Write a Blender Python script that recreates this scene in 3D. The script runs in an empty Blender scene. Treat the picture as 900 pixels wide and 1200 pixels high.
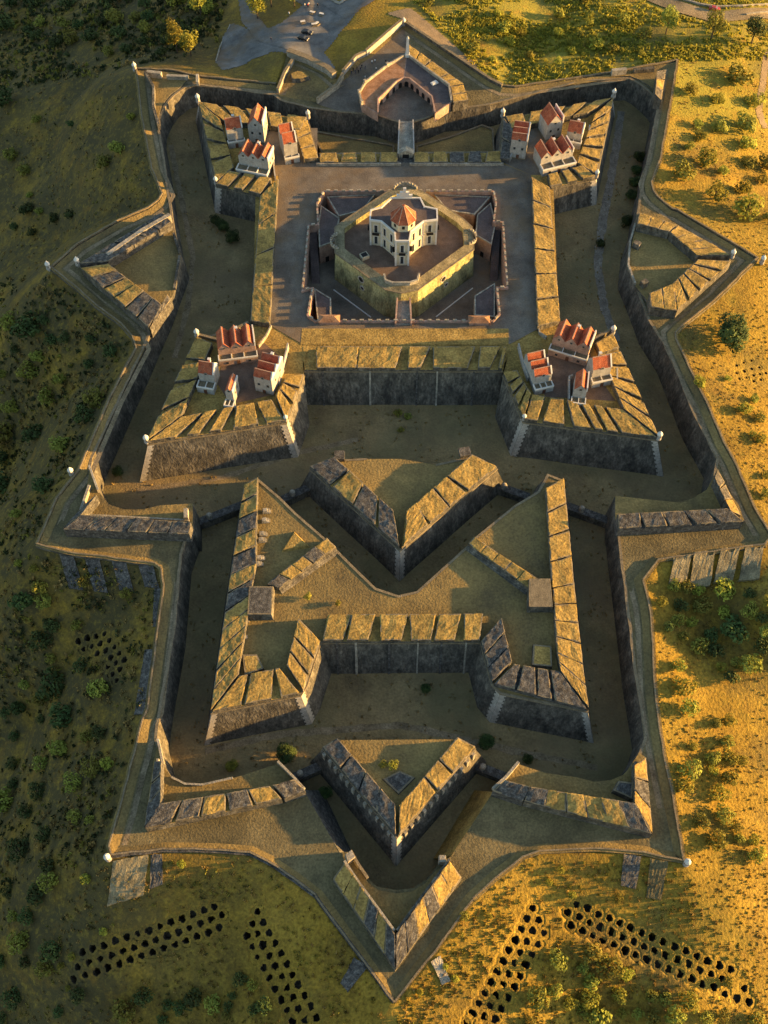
import bpy, bmesh, math, random
import numpy as np
from mathutils import Vector, Quaternion, noise
from mathutils.geometry import tessellate_polygon
random.seed(7); R=random.random
def U(a,b): return a+(b-a)*random.random()
scn=bpy.context.scene
COL=scn.collection
# ------------------------------------------------------------------ camera model (photo 900x1200)
F=1300.0; TH=math.radians(59.66); H=283.0
S_,C_=math.sin(TH),math.cos(TH)
def P0(px,py,z):
    u=(px-450)/F; v=(py-600)/F
    t=(H-z)/(S_+v*C_)
    return (u*t,(C_-v*S_)*t)
def yrow(py): return P0(450,py,4)[1]
_rows=[(1175,1.0,-8),(1000,3.5,-7.5),(880,5.0,-7.0),(640,8.2,-3.5),(520,9.3,-2.6),(300,10.2,0.2),(100,11.0,2.6),(20,11.0,2.6)]
_ys=[yrow(r[0]) for r in _rows]; _lc=[r[1] for r in _rows]; _ld=[r[2] for r in _rows]
def Lc(x,y): return float(np.interp(y,_ys,_lc))
def Ld(x,y): return float(np.interp(y,_ys,_ld))
def zfun(z):
    """z may be a number, 'c+k' (covered-way level) or 'd+k' (ditch level)"""
    if isinstance(z,(int,float)): return lambda x,y:z
    if callable(z): return z
    k=float(z[1:] or 0); f=Lc if z[0]=='c' else Ld
    return lambda x,y:f(x,y)+k
def P(px,py,z):
    f=zfun(z); zz=8.0
    for _ in range(12):
        x,y=P0(px,py,zz); zz=f(x,y)
    return Vector((x,y,zz))
def PL(pts,z): return [P(a,b,z) for a,b in pts]
# ------------------------------------------------------------------ mesh collector
class MB:
    def __init__(s): s.v=[]; s.f=[]; s.m=[]; s.smooth=False
    def add(s,vs,fs,m=0):
        o=len(s.v); s.v+= [tuple(v) for v in vs]
        for k,f in enumerate(fs):
            s.f.append([i+o for i in f]); s.m.append(m if isinstance(m,int) else m[k])
    def quad(s,a,b,c,d,m=0): s.add([a,b,c,d],[(0,1,2,3)],m)
    def tri(s,a,b,c,m=0): s.add([a,b,c],[(0,1,2)],m)
    def box(s,c,sx,sy,sz,rz=0,m=0,mt=None):
        ca,sa=math.cos(rz),math.sin(rz); vs=[]
        for dz in (0,sz):
            for dx,dy in ((-1,-1),(1,-1),(1,1),(-1,1)):
                x=dx*sx/2; y=dy*sy/2
                vs.append((c[0]+x*ca-y*sa,c[1]+x*sa+y*ca,c[2]+dz))
        s.add(vs,[(3,2,1,0),(4,5,6,7),(0,1,5,4),(1,2,6,5),(2,3,7,6),(3,0,4,7)],[m,m if mt is None else mt,m,m,m,m])
    def lathe(s,c,prof,n=8,m=0,rot=0.0):
        vs=[];fs=[]
        for r,z in prof:
            for k in range(n):
                a=2*math.pi*k/n+rot; vs.append((c[0]+r*math.cos(a),c[1]+r*math.sin(a),c[2]+z))
        for i in range(len(prof)-1):
            for k in range(n):
                fs.append((i*n+k,i*n+(k+1)%n,(i+1)*n+(k+1)%n,(i+1)*n+k))
        fs.append(tuple((len(prof)-1)*n+k for k in range(n)))
        s.add(vs,fs,m)
    def build(s,name,mats,parent=None,loc=(0,0,0)):
        me=bpy.data.meshes.new(name)
        L=Vector(loc)
        base=Vector(parent['_loc']) if parent is not None else L
        me.from_pydata([(a-base.x,b-base.y,c-base.z) for a,b,c in s.v],[],s.f)
        if not isinstance(mats,(list,tuple)): mats=[mats]
        for mt in mats: me.materials.append(mt)
        me.polygons.foreach_set('material_index',[min(k,len(mats)-1) for k in s.m])
        if s.smooth: me.polygons.foreach_set('use_smooth',[True]*len(s.f))
        me.update()
        o=bpy.data.objects.new(name,me); COL.objects.link(o)
        if parent is not None:
            o.parent=parent; o['_loc']=parent['_loc']
        else:
            o.location=base; o['_loc']=tuple(base)
        return o
def tag(o,label,cat,group=None):
    o['label']=label; o['category']=cat
    if group: o['group']=group
    return o
def struct(o,kind='structure'): o['kind']=kind; return o
def thing(name,label,cat,loc,group=None):
    o=bpy.data.objects.new(name,None); COL.objects.link(o); o.location=loc; o['_loc']=tuple(loc)
    o.empty_display_size=0.5
    return tag(o,label,cat,group)
def copy_tree(o,parent=None):
    c=o.copy(); COL.objects.link(c); c.parent=parent
    for ch in list(o.children): copy_tree(ch,c)
    return c
# ------------------------------------------------------------------ polygons
def area2(p): return sum(p[i][0]*p[(i+1)%len(p)][1]-p[(i+1)%len(p)][0]*p[i][1] for i in range(len(p)))
def ccw(p): return list(p) if area2(p)>0 else list(reversed(p))
def offset(p,d):
    """p CCW list; d one distance or one per edge (edge i: i->i+1); outward positive"""
    n=len(p); ds=[d]*n if isinstance(d,(int,float)) else d; out=[]
    for i in range(n):
        a,b,c=p[i-1],p[i],p[(i+1)%n]
        e1=Vector((b[0]-a[0],b[1]-a[1])).normalized(); e2=Vector((c[0]-b[0],c[1]-b[1])).normalized()
        n1=Vector((e1.y,-e1.x)); n2=Vector((e2.y,-e2.x)); d1=ds[i-1]; d2=ds[i]
        cr=e1.x*e2.y-e1.y*e2.x
        if abs(cr)<0.15:
            q=Vector((b[0],b[1]))+(n1*d1+n2*d2)*0.5
        else:
            p1=Vector((b[0],b[1]))+n1*d1; p2=Vector((b[0],b[1]))+n2*d2
            t=((p2.x-p1.x)*e2.y-(p2.y-p1.y)*e2.x)/cr
            mx=3.2*max(abs(d1),abs(d2))
            q=p1+e1*max(-mx,min(mx,t))
        out.append(q)
    return out
def tess(mb,pts,m,holes=()):
    loops=[[Vector((p[0],p[1],0)) for p in pts]]+[[Vector((p[0],p[1],0)) for p in h] for h in holes]
    al=list(pts)+[p for h in holes for p in h]
    fs=[]
    for t in tessellate_polygon(loops):
        a,b,c=[al[i] for i in t]
        s=(b[0]-a[0])*(c[1]-a[1])-(b[1]-a[1])*(c[0]-a[0])
        fs.append(t if s>0 else (t[0],t[2],t[1]))
    mb.add(al,fs,m)
def prism(mb,top,zb,bat=0.0,nobat=(),ms=0,mt=1,rim=0.0,mr=2):
    """top: 3-D outline; zb: bottom z (number/'d-1'...); bat: run per metre of drop; nobat: predicate on edge index in CCW order"""
    top=ccw([Vector(p) for p in top]); n=len(top); f=zfun(zb)
    zbs=[f(p.x,p.y) for p in top]
    hh=[p.z-b for p,b in zip(top,zbs)]
    hm=sum(hh)/n
    if bat:
        q=offset(top,[0 if i in nobat else bat*hm for i in range(n)])
        bot=[Vector((a.x,a.y,b)) for a,b in zip(q,zbs)]
    else: bot=[Vector((p.x,p.y,b)) for p,b in zip(top,zbs)]
    for i in range(n):
        j=(i+1)%n; mb.quad(bot[i],bot[j],top[j],top[i],ms)
    if rim:
        q=offset(top,-rim); inn=[Vector((a.x,a.y,p.z)) for a,p in zip(q,top)]
        for i in range(n):
            j=(i+1)%n; mb.quad(top[i],top[j],inn[j],inn[i],mr)
        tess(mb,inn,mt)
    else: tess(mb,top,mt)
    return top,bot
def near_edge(top,pts):
    """CCW edge indices whose two ends are among pts (xy lists)"""
    r=set(); n=len(top)
    for i in range(n):
        a,b=top[i],top[(i+1)%n]
        for (p,q) in pts:
            if ((a.xy-p.xy).length<.05 and (b.xy-q.xy).length<.05) or ((a.xy-q.xy).length<.05 and (b.xy-p.xy).length<.05): r.add(i)
    return r
def quoin(mb,top,bot,i,w=1.5,proud=0.07,m=0,rows=.8):
    n=len(top); T,B=top[i],bot[i]
    for dr in (-1,1):
        N=top[(i+dr)%n]; d=(N-T); d.z=0; d.normalize()
        nn=Vector((d.y,-d.x,0)) if dr==1 else Vector((-d.y,d.x,0))
        h=T.z-B.z; k=max(3,int(h/rows))
        for r in range(k):
            t0,t1=r/k,(r+1)/k; ww=w*(1.3 if r%2==0 else 1.0)
            a=T.lerp(B,t0)+nn*proud; b=T.lerp(B,t1)+nn*proud
            c=b+d*ww; e=a+d*ww
            if dr==1: mb.quad(b,c,e,a,m)
            else: mb.quad(a,e,c,b,m)
            # toothed end and underside give the stones a thickness
            x0=e-nn*(proud+.02); x1=c-nn*(proud+.02)
            mb.quad(c,x1,x0,e,m)
            if r%2==0: mb.quad(a,e,x0,a-nn*(proud+.02),m)
def sweep(mb,line,w,h,dz=0.0,m=0,closed=False,side=0.0,mt=None):
    """a wall/strip of rectangular section along a 3-D line; side shifts it sideways (left +)"""
    pts=[Vector(p) for p in line]; n=len(pts); Ls=[];Rs=[]
    for i in range(n):
        if closed: a,b,c=pts[i-1],pts[i],pts[(i+1)%n]
        else: a,b,c=pts[max(i-1,0)],pts[i],pts[min(i+1,n-1)]
        e1=(b-a).xy; e2=(c-b).xy
        if e1.length<1e-6: e1=e2
        if e2.length<1e-6: e2=e1
        e1=e1.normalized(); e2=e2.normalized(); t=(e1+e2)
        t=t.normalized() if t.length>1e-3 else e1
        nn=Vector((-t.y,t.x)); k=1/max(.45,nn.dot(Vector((-e1.y,e1.x))))
        Ls.append((b.x+nn.x*(side+w/2)*k,b.y+nn.y*(side+w/2)*k,b.z+dz)); Rs.append((b.x+nn.x*(side-w/2)*k,b.y+nn.y*(side-w/2)*k,b.z+dz))
    up=lambda p:(p[0],p[1],p[2]+h)
    mt=m if mt is None else mt
    for i in range(n if closed else n-1):
        j=(i+1)%n
        mb.quad(up(Rs[i]),up(Rs[j]),up(Ls[j]),up(Ls[i]),mt)
        mb.quad(Rs[i],Rs[j],up(Rs[j]),up(Rs[i]),m); mb.quad(Ls[j],Ls[i],up(Ls[i]),up(Ls[j]),m)
    if not closed:
        mb.quad(Ls[0],Rs[0],up(Rs[0]),up(Ls[0]),m); mb.quad(Rs[-1],Ls[-1],up(Ls[-1]),up(Rs[-1]),m)
# ------------------------------------------------------------------ materials
def lin(c): return tuple(c)+(1,)
def mat(name,cols,scale=1.0,detail=6,stops=None,rough=.9,bump=.3,bscale=None,zst=1.0,fine=0.25,streak=0.0,scol=(.03,.03,.03),spec=.2,coord='pos',courses=0,extra=None,rand=0,transl=0.0):
    m=bpy.data.materials.new(name); m.use_nodes=True; nt=m.node_tree; N=nt.nodes; L=nt.links
    b=N['Principled BSDF']; b.inputs['Roughness'].default_value=rough; b.inputs['Specular IOR Level'].default_value=spec
    if coord=='pos':
        g=N.new('ShaderNodeNewGeometry'); src=g.outputs['Position']
    else:
        g=N.new('ShaderNodeTexCoord'); src=g.outputs['Object']
    mp=N.new('ShaderNodeMapping'); mp.inputs['Scale'].default_value=(1,1,zst); L.new(src,mp.inputs['Vector'])
    def noi(sc,de,vec=mp.outputs['Vector'],ro=.6):
        n=N.new('ShaderNodeTexNoise'); n.inputs['Scale'].default_value=sc; n.inputs['Detail'].default_value=de; n.inputs['Roughness'].default_value=ro
        L.new(vec,n.inputs['Vector']); return n.outputs['Fac']
    n1=noi(scale,detail,ro=.65)
    r=N.new('ShaderNodeValToRGB'); L.new(n1,r.inputs['Fac'])
    k=len(cols); st=stops or [0.32+0.36*i/(max(1,k-1)) for i in range(k)]
    e=r.color_ramp.elements
    e[0].position=st[0]; e[0].color=lin(cols[0]); e[1].position=st[-1]; e[1].color=lin(cols[-1])
    for i in range(1,k-1):
        x=e.new(st[i]); x.color=lin(cols[i])
    col=r.outputs['Color']
    def mix(a,bb,fac,mode='MIX'):
        x=N.new('ShaderNodeMix'); x.data_type='RGBA'; x.blend_type=mode
        if isinstance(fac,(int,float)): x.inputs['Factor'].default_value=fac
        else: L.new(fac,x.inputs['Factor'])
        for v,s in ((a,x.inputs['A']),(bb,x.inputs['B'])):
            if isinstance(v,tuple): s.default_value=lin(v) if len(v)==3 else v
            else: L.new(v,s)
        return x.outputs['Result']
    def ramp(v,a,bb):
        x=N.new('ShaderNodeMapRange'); x.inputs['From Min'].default_value=a; x.inputs['From Max'].default_value=bb; L.new(v,x.inputs['Value']); return x.outputs['Result']
    if fine:
        nf=noi((bscale or scale*6),3)
        f2=ramp(nf,.3,.7)
        g2=N.new('ShaderNodeMapRange'); g2.inputs['To Min'].default_value=1-fine; g2.inputs['To Max'].default_value=1+fine; L.new(f2,g2.inputs['Value'])
        cc=N.new('ShaderNodeCombineColor')
        for i in range(3): L.new(g2.outputs['Result'],cc.inputs[i])
        col=mix(col,cc.outputs['Color'],1.0,'MULTIPLY')
    if streak:
        mp2=N.new('ShaderNodeMapping'); mp2.inputs['Scale'].default_value=(1,1,.06); L.new(src,mp2.inputs['Vector'])
        ns=noi(.9,4,mp2.outputs['Vector'])
        col=mix(col,scol,N_mul(N,L,ramp(ns,.45,.7),streak))
    if courses:
        w=N.new('ShaderNodeTexWave'); w.wave_type='BANDS'; w.bands_direction='Z'; w.inputs['Scale'].default_value=courses; w.inputs['Distortion'].default_value=.6; w.inputs['Detail'].default_value=1
        L.new(src,w.inputs['Vector'])
        col=mix(col,(0,0,0),N_mul(N,L,ramp(w.outputs['Fac'],.25,.0),.35))
    if rand:
        oi=N.new('ShaderNodeObjectInfo')
        hs=N.new('ShaderNodeHueSaturation')
        mr=N.new('ShaderNodeMapRange'); mr.inputs['To Min'].default_value=1-rand; mr.inputs['To Max'].default_value=1+rand; L.new(oi.outputs['Random'],mr.inputs['Value'])
        L.new(mr.outputs['Result'],hs.inputs['Value'])
        mh=N.new('ShaderNodeMapRange'); mh.inputs['To Min'].default_value=.47; mh.inputs['To Max'].default_value=.52; L.new(oi.outputs['Random'],mh.inputs['Value']); L.new(mh.outputs['Result'],hs.inputs['Hue'])
        L.new(col,hs.inputs['Color']); col=hs.outputs['Color']
    if extra: col=extra(N,L,col,mix,noi,ramp,src)
    L.new(col,b.inputs['Base Color'])
    if bump:
        nb=noi(bscale or scale*6,5)
        bp=N.new('ShaderNodeBump'); bp.inputs['Strength'].default_value=bump; bp.inputs['Distance'].default_value=.35; L.new(nb,bp.inputs['Height']); L.new(bp.outputs['Normal'],b.inputs['Normal'])
    if transl:
        t=N.new('ShaderNodeBsdfTranslucent'); L.new(col,t.inputs['Color'])
        ms=N.new('ShaderNodeMixShader'); ms.inputs['Fac'].default_value=transl
        L.new(b.outputs['BSDF'],ms.inputs[1]); L.new(t.outputs['BSDF'],ms.inputs[2])
        L.new(ms.outputs['Shader'],N['Material Output'].inputs['Surface'])
    return m
def N_mul(N,L,v,k):
    x=N.new('ShaderNodeMath'); x.operation='MULTIPLY'; L.new(v,x.inputs[0]); x.inputs[1].default_value=k; return x.outputs[0]
M={}
def paving(N,L,col,mix,noi,ramp,src):
    n=noi(.045,6,src,.7); col=mix(col,(.16,.11,.06),N_mul(N,L,ramp(n,.48,.62),.7))
    v=N.new('ShaderNodeTexVoronoi'); v.inputs['Scale'].default_value=.13; L.new(src,v.inputs['Vector'])
    h=N.new('ShaderNodeMix'); h.data_type='RGBA'; h.blend_type='SOFT_LIGHT'; h.inputs['Factor'].default_value=.35; L.new(col,h.inputs['A']); L.new(v.outputs['Color'],h.inputs['B'])
    bw=N.new('ShaderNodeRGBToBW'); L.new(h.outputs['Result'],bw.inputs[0])
    n2=noi(.5,6,src,.75); return mix(col,(.06,.055,.048),N_mul(N,L,ramp(n2,.55,.75),.6))
M['wall']=mat('rubble stone wall',[(.045,.042,.035),(.105,.095,.075),(.20,.178,.138)],scale=.35,zst=.5,bscale=1.6,fine=.5,bump=.8,streak=.55,scol=(.035,.033,.03),courses=.9)
M['wall_pale']=mat('pale weathered stone',[(.17,.155,.125),(.29,.26,.20),(.40,.365,.29)],scale=.5,bscale=2.5,fine=.3,bump=.4,streak=.45,scol=(.12,.11,.09))
M['quoin']=mat('cut corner stone',[(.30,.27,.22),(.46,.42,.35)],scale=.8,bscale=3,fine=.2,bump=.25,streak=.3,scol=(.15,.14,.12),courses=.5)
M['cope']=mat('coping stone',[(.13,.105,.065),(.23,.185,.115)],scale=.6,bscale=3,fine=.3,bump=.3)
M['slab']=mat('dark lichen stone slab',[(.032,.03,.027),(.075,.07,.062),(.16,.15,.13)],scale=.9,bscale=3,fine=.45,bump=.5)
M['grasstop']=mat('dry grass on masonry',[(.16,.11,.035),(.28,.187,.052),(.38,.258,.075)],scale=.25,bscale=1.7,fine=.4,bump=.5)
M['drygrass']=mat('dry grass floor',[(.105,.08,.038),(.19,.138,.052),(.28,.198,.07)],scale=.06,detail=9,bscale=1.6,fine=.28,bump=.6)
M['gravel']=mat('grey gravel court',[(.085,.07,.054),(.14,.118,.092),(.195,.168,.13)],scale=.12,detail=9,bscale=2.5,fine=.22,bump=.3,extra=paving)
M['plaster']=mat('white lime plaster',[(.27,.255,.23),(.40,.38,.34)],scale=.5,bscale=2,fine=.12,bump=.1,streak=.5,scol=(.21,.19,.16))
M['cream']=mat('cream plaster',[(.42,.37,.26),(.54,.48,.34)],scale=.5,bscale=2,fine=.08,bump=.08,streak=.15,scol=(.4,.34,.22))
M['white']=mat('whitewash trim',[(.50,.485,.44),(.60,.58,.53)],scale=.8,fine=.05,bump=.05)
M['pink']=mat('pink rendered wall',[(.22,.14,.10),(.34,.22,.165),(.42,.29,.225)],scale=.4,bscale=2,fine=.2,bump=.2,streak=.4,scol=(.2,.14,.11))
M['yellow']=mat('ochre lichen wall',[(.11,.10,.05),(.31,.275,.12),(.43,.39,.18)],scale=.35,zst=.5,bscale=2.2,fine=.4,bump=.5,streak=.5,scol=(.07,.065,.035))
M['terrace']=mat('brown tiled terrace',[(.10,.068,.05),(.17,.118,.085)],scale=.3,bscale=3,fine=.2,bump=.15)
M['darkroof']=mat('purple grey flat roof',[(.07,.055,.052),(.125,.097,.088)],scale=.35,bscale=2.5,fine=.25,bump=.2)
def tiles(N,L,col,mix,noi,ramp,src):
    n=noi(.55,6,src,.75); col=mix(col,(.16,.10,.07),N_mul(N,L,ramp(n,.54,.70),.5))
    n=noi(1.7,4,src,.7); col=mix(col,(.48,.24,.13),N_mul(N,L,ramp(n,.56,.72),.5))
    w=N.new('ShaderNodeTexWave'); w.inputs['Scale'].default_value=.9; w.bands_direction='DIAGONAL'; L.new(src,w.inputs['Vector'])
    return mix(col,(.12,.03,.015),N_mul(N,L,ramp(w.outputs['Fac'],.35,.0),.5))
M['rust']=mat('rust brown clay terrace',[(.17,.085,.045),(.28,.15,.08),(.34,.2,.12)],scale=.35,bscale=3,fine=.25,bump=.2)
M['redtop']=mat('lichen grey parapet top',[(.10,.085,.05),(.19,.16,.09),(.27,.225,.13)],scale=.3,bscale=2.2,fine=.35,bump=.6)
M['tile']=mat('terracotta roof tiles',[(.22,.055,.028),(.36,.095,.042),(.44,.15,.075)],scale=.7,bscale=4,fine=.3,bump=.4,extra=tiles)
M['ridge']=mat('mortared ridge tiles',[(.30,.16,.10),(.42,.27,.19)],scale=2,fine=.2,bump=.2)
M['dark']=mat('dark opening',[(.008,.008,.009),(.02,.019,.018)],scale=2,fine=0,bump=0,rough=.6)
M['glass']=mat('window glass',[(.02,.025,.03),(.04,.045,.05)],scale=2,fine=0,bump=0,rough=.15,spec=.6)
M['door']=mat('brown wooden door',[(.09,.04,.022),(.15,.07,.04)],scale=2,fine=.2,bump=.2)
SKY=0.092; EXPO=2.1
# ------------------------------------------------------------------ works of the fort
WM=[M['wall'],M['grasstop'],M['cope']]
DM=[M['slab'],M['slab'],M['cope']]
ZT,ZI,ZS,ZF=13.0,13.5,12.0,11.2
def lerp2(a,b,t): return (a[0]+(b[0]-a[0])*t,a[1]+(b[1]-a[1])*t)
def band(T,o,i,zo,zi,zs,zf,n=4,cuts=None,gap=(.16,.06),style='grass',sill=True):
    """parapet between outer px line o=(a,b) and inner px line i=(a,b): a low sill and merlons with splayed embrasures between"""
    (oa,ob),(ia,ib)=o,i
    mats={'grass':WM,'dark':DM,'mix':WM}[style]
    O=[P(*oa,zo),P(*ob,zo)]; I=[P(*ia,zi),P(*ib,zi)]
    fs=zfun(zs); ff=zfun(zf)
    if sill:
        mb=MB()
        q=[Vector((p.x,p.y,fs(p.x,p.y))) for p in (O[0],O[1],I[1],I[0])]
        prism(mb,q,zf,ms=0,mt=1)
        mb.build('parapet',mats,T)
    if cuts is None:
        cuts=[]
        for k in range(n):
            j=lambda:U(-.06,.06)/n
            go=gap[0]*U(.7,1.3); gi=gap[1]*U(.6,1.5)
            a,b=k/n,(k+1)/n
            cuts.append((a+(go/n if k else 0)+j()*(k>0),b-(go/n if k<n-1 else 0),a+(gi/n if k else 0),b-(gi/n if k<n-1 else 0)))
    for k,(a,b,c,d) in enumerate(cuts):
        q=[O[0].lerp(O[1],a),O[0].lerp(O[1],b),I[0].lerp(I[1],d),I[0].lerp(I[1],c)]
        dz=U(-.12,.12)
        q=[p+Vector((0,0,dz+U(-.06,.06))) for p in q]
        mm=mats
        if style=='mix' and R()<.5: mm=DM
        mb=MB(); rough_block(mb,q,fs); mb.build('merlon',mm,T)
def rough_block(mb,q,fs):
    """weathered merlon: uneven grassy top with broken stone rim, plain stone sides"""
    q=ccw(q)
    l1=((q[1]-q[0]).length+(q[2]-q[3]).length)/2; l2=((q[2]-q[1]).length+(q[3]-q[0]).length)/2
    nu=max(3,min(14,int(l1/.75))); nv=max(3,min(14,int(l2/.75))); g={}
    eu=min(.3,.3/max(l1,.5)); ev=min(.3,.3/max(l2,.5))
    us=[0,eu]+[eu+(1-2*eu)*k/(nu-2) for k in range(1,nu-2)]+[1-eu,1]; vs_=[0,ev]+[ev+(1-2*ev)*k/(nv-2) for k in range(1,nv-2)]+[1-ev,1]
    V=[]
    for i,u in enumerate(us):
        for j,v in enumerate(vs_):
            p=q[0].lerp(q[1],u).lerp(q[3].lerp(q[2],u),v); ed=i in(0,len(us)-1) or j in(0,len(vs_)-1)
            nz_=noise.noise(p*.45)*.14+noise.noise(p*1.3)*.09
            p=p+Vector((U(-.09,.09),U(-.09,.09),nz_*(.5 if ed else 1)+(0 if ed else .06)))
            V.append(p)
    NV=len(vs_); fs_=[];ms_=[]
    for i in range(len(us)-1):
        for j in range(NV-1):
            fs_.append((i*NV+j,(i+1)*NV+j,(i+1)*NV+j+1,i*NV+j+1)); e=i in(0,len(us)-2) or j in(0,NV-2)
            ms_.append(2 if e and noise.noise(V[i*NV+j]*.3+Vector((9,0,0)))>-.12 else 1)
    ring=[i*NV for i in range(len(us))]+[(len(us)-1)*NV+j for j in range(1,NV)]+[i*NV+NV-1 for i in range(len(us)-2,-1,-1)]+[j for j in range(NV-2,0,-1)]
    o=len(V); B=[Vector((V[k].x,V[k].y,fs(V[k].x,V[k].y)-.02)) for k in ring]
    n=len(ring)
    for k in range(n):
        m=(k+1)%n; fs_.append((o+k,o+m,ring[m],ring[k])); ms_.append(0)
    mb.add(V+B,fs_,ms_)
def work(name,label,cat,px,zt,zf,zb,bat=.2,nobat=(),quoins=(),mats=None,cordon=True,group=None,quoinw=1.5,top='grasstop'):
    """a solid masonry work: outline px (digitised at crest level zt), floor at zf, scarp down to zb"""
    A=[P(a,b,zt) for a,b in px]; ff=zfun(zf)
    c=sum(A,Vector())/len(A); fb=zfun(zb)
    T=thing(name,label,cat,(c.x,c.y,fb(c.x,c.y)+1),group)
    topv=[Vector((p.x,p.y,ff(p.x,p.y))) for p in A]
    tc=ccw(topv)
    nb=near_edge(tc,[(topv[a],topv[b]) for a,b in nobat])
    mb=MB(); t,b=prism(mb,topv,zb,bat=bat,nobat=nb)
    mb.build('scarp_wall',mats or [M['wall'],M[top]],T)
    if cordon:
        mb=MB(); oo=offset(t,.22); ii=offset(t,-.5); n=len(t)
        for k in range(n):
            if k in nb: continue
            j=(k+1)%n
            z0=t[k].z; z1=t[j].z
            ol=Vector((oo[k].x,oo[k].y,z0-.3)); orr=Vector((oo[j].x,oo[j].y,z1-.3)); ou=ol+Vector((0,0,.45)); oru=orr+Vector((0,0,.45))
            il=Vector((ii[k].x,ii[k].y,z0+.15)); ir=Vector((ii[j].x,ii[j].y,z1+.15))
            mb.quad(ol,orr,oru,ou,0); mb.quad(ou,oru,ir,il,0); mb.quad(Vector((t[k].x,t[k].y,z0-.35)),Vector((t[j].x,t[j].y,z1-.35)),orr,ol,0)
        if mb.f: mb.build('cordon',M['cope'],T)
    for qx in quoins:
        v=topv[qx]; i=min(range(len(t)),key=lambda k:(t[k].xy-v.xy).length)
        mb=MB(); quoin(mb,t,b,i,w=quoinw); mb.build('corner_quoin',M['quoin'],T)
    return T,t,b
def low(T,pts,z,w=.7,h=1.0,m='cope',name='coping',dz=0.0):
    mb=MB(); sweep(mb,PL(pts,z),w,h,dz); return mb.build(name,M[m],T)
# ---- the four bastions of the central fort
FL,t,b=work('bastion','front left bastion with four red-roofed houses on it','bastion',
  [(172,517),(335,492),(356,436),(352,400),(316,381),(293,378),(230,393)],ZT,ZF,'d-1.5',bat=.25,nobat=[(2,3),(3,4),(4,5)],quoins=(0,1))
band(FL,((172,517),(335,492)),((213,488),(321,467)),ZT,ZI,ZS,ZF,cuts=[(.01,.2,.0,.22),(.285,.37,.25,.37),(.445,.53,.45,.56),(.62,.8,.59,.78),(.86,.99,.81,.97)])
band(FL,((335,492),(356,438)),((323,463),(336,441)),ZT,ZI,ZS,ZF,n=3)
band(FL,((230,394),(172,516)),((249,402),(212,487)),ZT,ZI,ZS,ZF,n=4)
low(FL,[(232,394),(254,400),(291,380)],ZF,.8,1.3)
FR,t,b=work('bastion','front right bastion with four red-roofed houses on it','bastion',
  [(772,512),(718,388),(657,378),(630,385),(600,398),(590,436),(614,491)],ZT,ZF,'d-1.5',bat=.25,nobat=[(2,3),(3,4),(4,5)],quoins=(0,6))
band(FR,((614,491),(772,512)),((624,462),(731,480)),ZT,ZI,ZS,ZF,cuts=[(.01,.10,.0,.14),(.14,.30,.2,.34),(.37,.50,.38,.48),(.53,.59,.53,.62),(.62,.70,.68,.76),(.73,.99,.80,.99)])
band(FR,((590,436),(614,490)),((606,434),(622,461)),ZT,ZI,ZS,ZF,n=4)
band(FR,((718,390),(772,511)),((698,402),(731,479)),ZT,ZI,ZS,ZF,n=6,gap=(.10,.05))
low(FR,[(716,389),(696,400),(690,410)],ZF,.8,1.6)
BL,t,b=work('bastion','rear left bastion with its tip beside the curved rear ditch wall','bastion',
  [(232,118),(361,137),(374,188),(350,200),(327,207),(305,226),(253,214)],ZT,ZF,'d-1.5',nobat=[(2,3),(3,4),(4,5)],quoins=(0,6))
band(BL,((233,119),(359,137)),((262,141),(352,152)),ZT,ZI,ZS,ZF,n=5)
band(BL,((233,119),(253,213)),((258,140),(274,196)),ZT,ZI,ZS,ZF,n=4)
band(BL,((253,215),(305,227)),((268,200),(318,208)),ZT,ZI,ZS,ZF,n=3,gap=(.2,.16))
band(BL,((360,140),(373,185)),((345,150),(356,186)),ZT,ZI,ZS,ZF,n=3,gap=(.03,.02))
BR,t,b=work('bastion','rear right bastion with its tip beside the curved rear ditch wall','bastion',
  [(719,112),(589,135),(585,188),(600,200),(622,205),(644,217),(699,205)],ZT,ZF,'d-1.5',nobat=[(2,3),(3,4),(4,5)],quoins=(0,6))
band(BR,((718,114),(592,136)),((688,132),(600,150)),ZT,ZI,ZS,ZF,n=5)
band(BR,((719,114),(699,204)),((697,134),(676,190)),ZT,ZI,ZS,ZF,n=6,gap=(.12,.08))
band(BR,((645,218),(698,206)),((642,204),(682,194)),ZT,ZI,ZS,ZF,n=3,gap=(.2,.16))
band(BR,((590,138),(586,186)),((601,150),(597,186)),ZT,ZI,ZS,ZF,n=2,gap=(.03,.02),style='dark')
# ---- curtains
FCW,t,b=work('curtain_wall','front curtain wall with dark embrasured parapet facing the wide front ditch','wall',
  [(356,431),(590,431),(596,402),(355,402)],ZT,ZF,'d-1.5',bat=.25,nobat=[(1,2),(2,3),(3,0)])
T=FCW; xo=lambda a:(a-357)/231.
band(T,((357,431),(588,431)),((361,406),(594,406)),ZT,ZI,ZS,ZF,cuts=[(xo(371),xo(417),xo(366),xo(416)),(xo(418),xo(463),xo(417),xo(466)),(xo(478),xo(492),xo(474),xo(499)),(xo(508),xo(548),xo(502),xo(551)),(xo(560),xo(574),xo(557),xo(580)),(xo(584),1,xo(584),1)])
T,t,b=work('curtain_wall','left curtain wall with shaded grassy top above the left ditch','wall',
  [(305,227),(327,207),(317,380),(293,377)],ZT,ZF,'d-1.5',nobat=[(0,1),(1,2),(2,3)])
band(T,((305,229),(293.5,376)),((326,209),(316,379)),ZT,ZI,ZS,ZF,n=4,gap=(.02,.02))
T,t,b=work('curtain_wall','right curtain wall with sunlit grassy top above the right ditch','wall',
  [(644,217),(622,205),(630,384),(657,377)],ZT,ZF,'d-1.5',nobat=[(0,1),(1,2),(2,3)])
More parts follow.
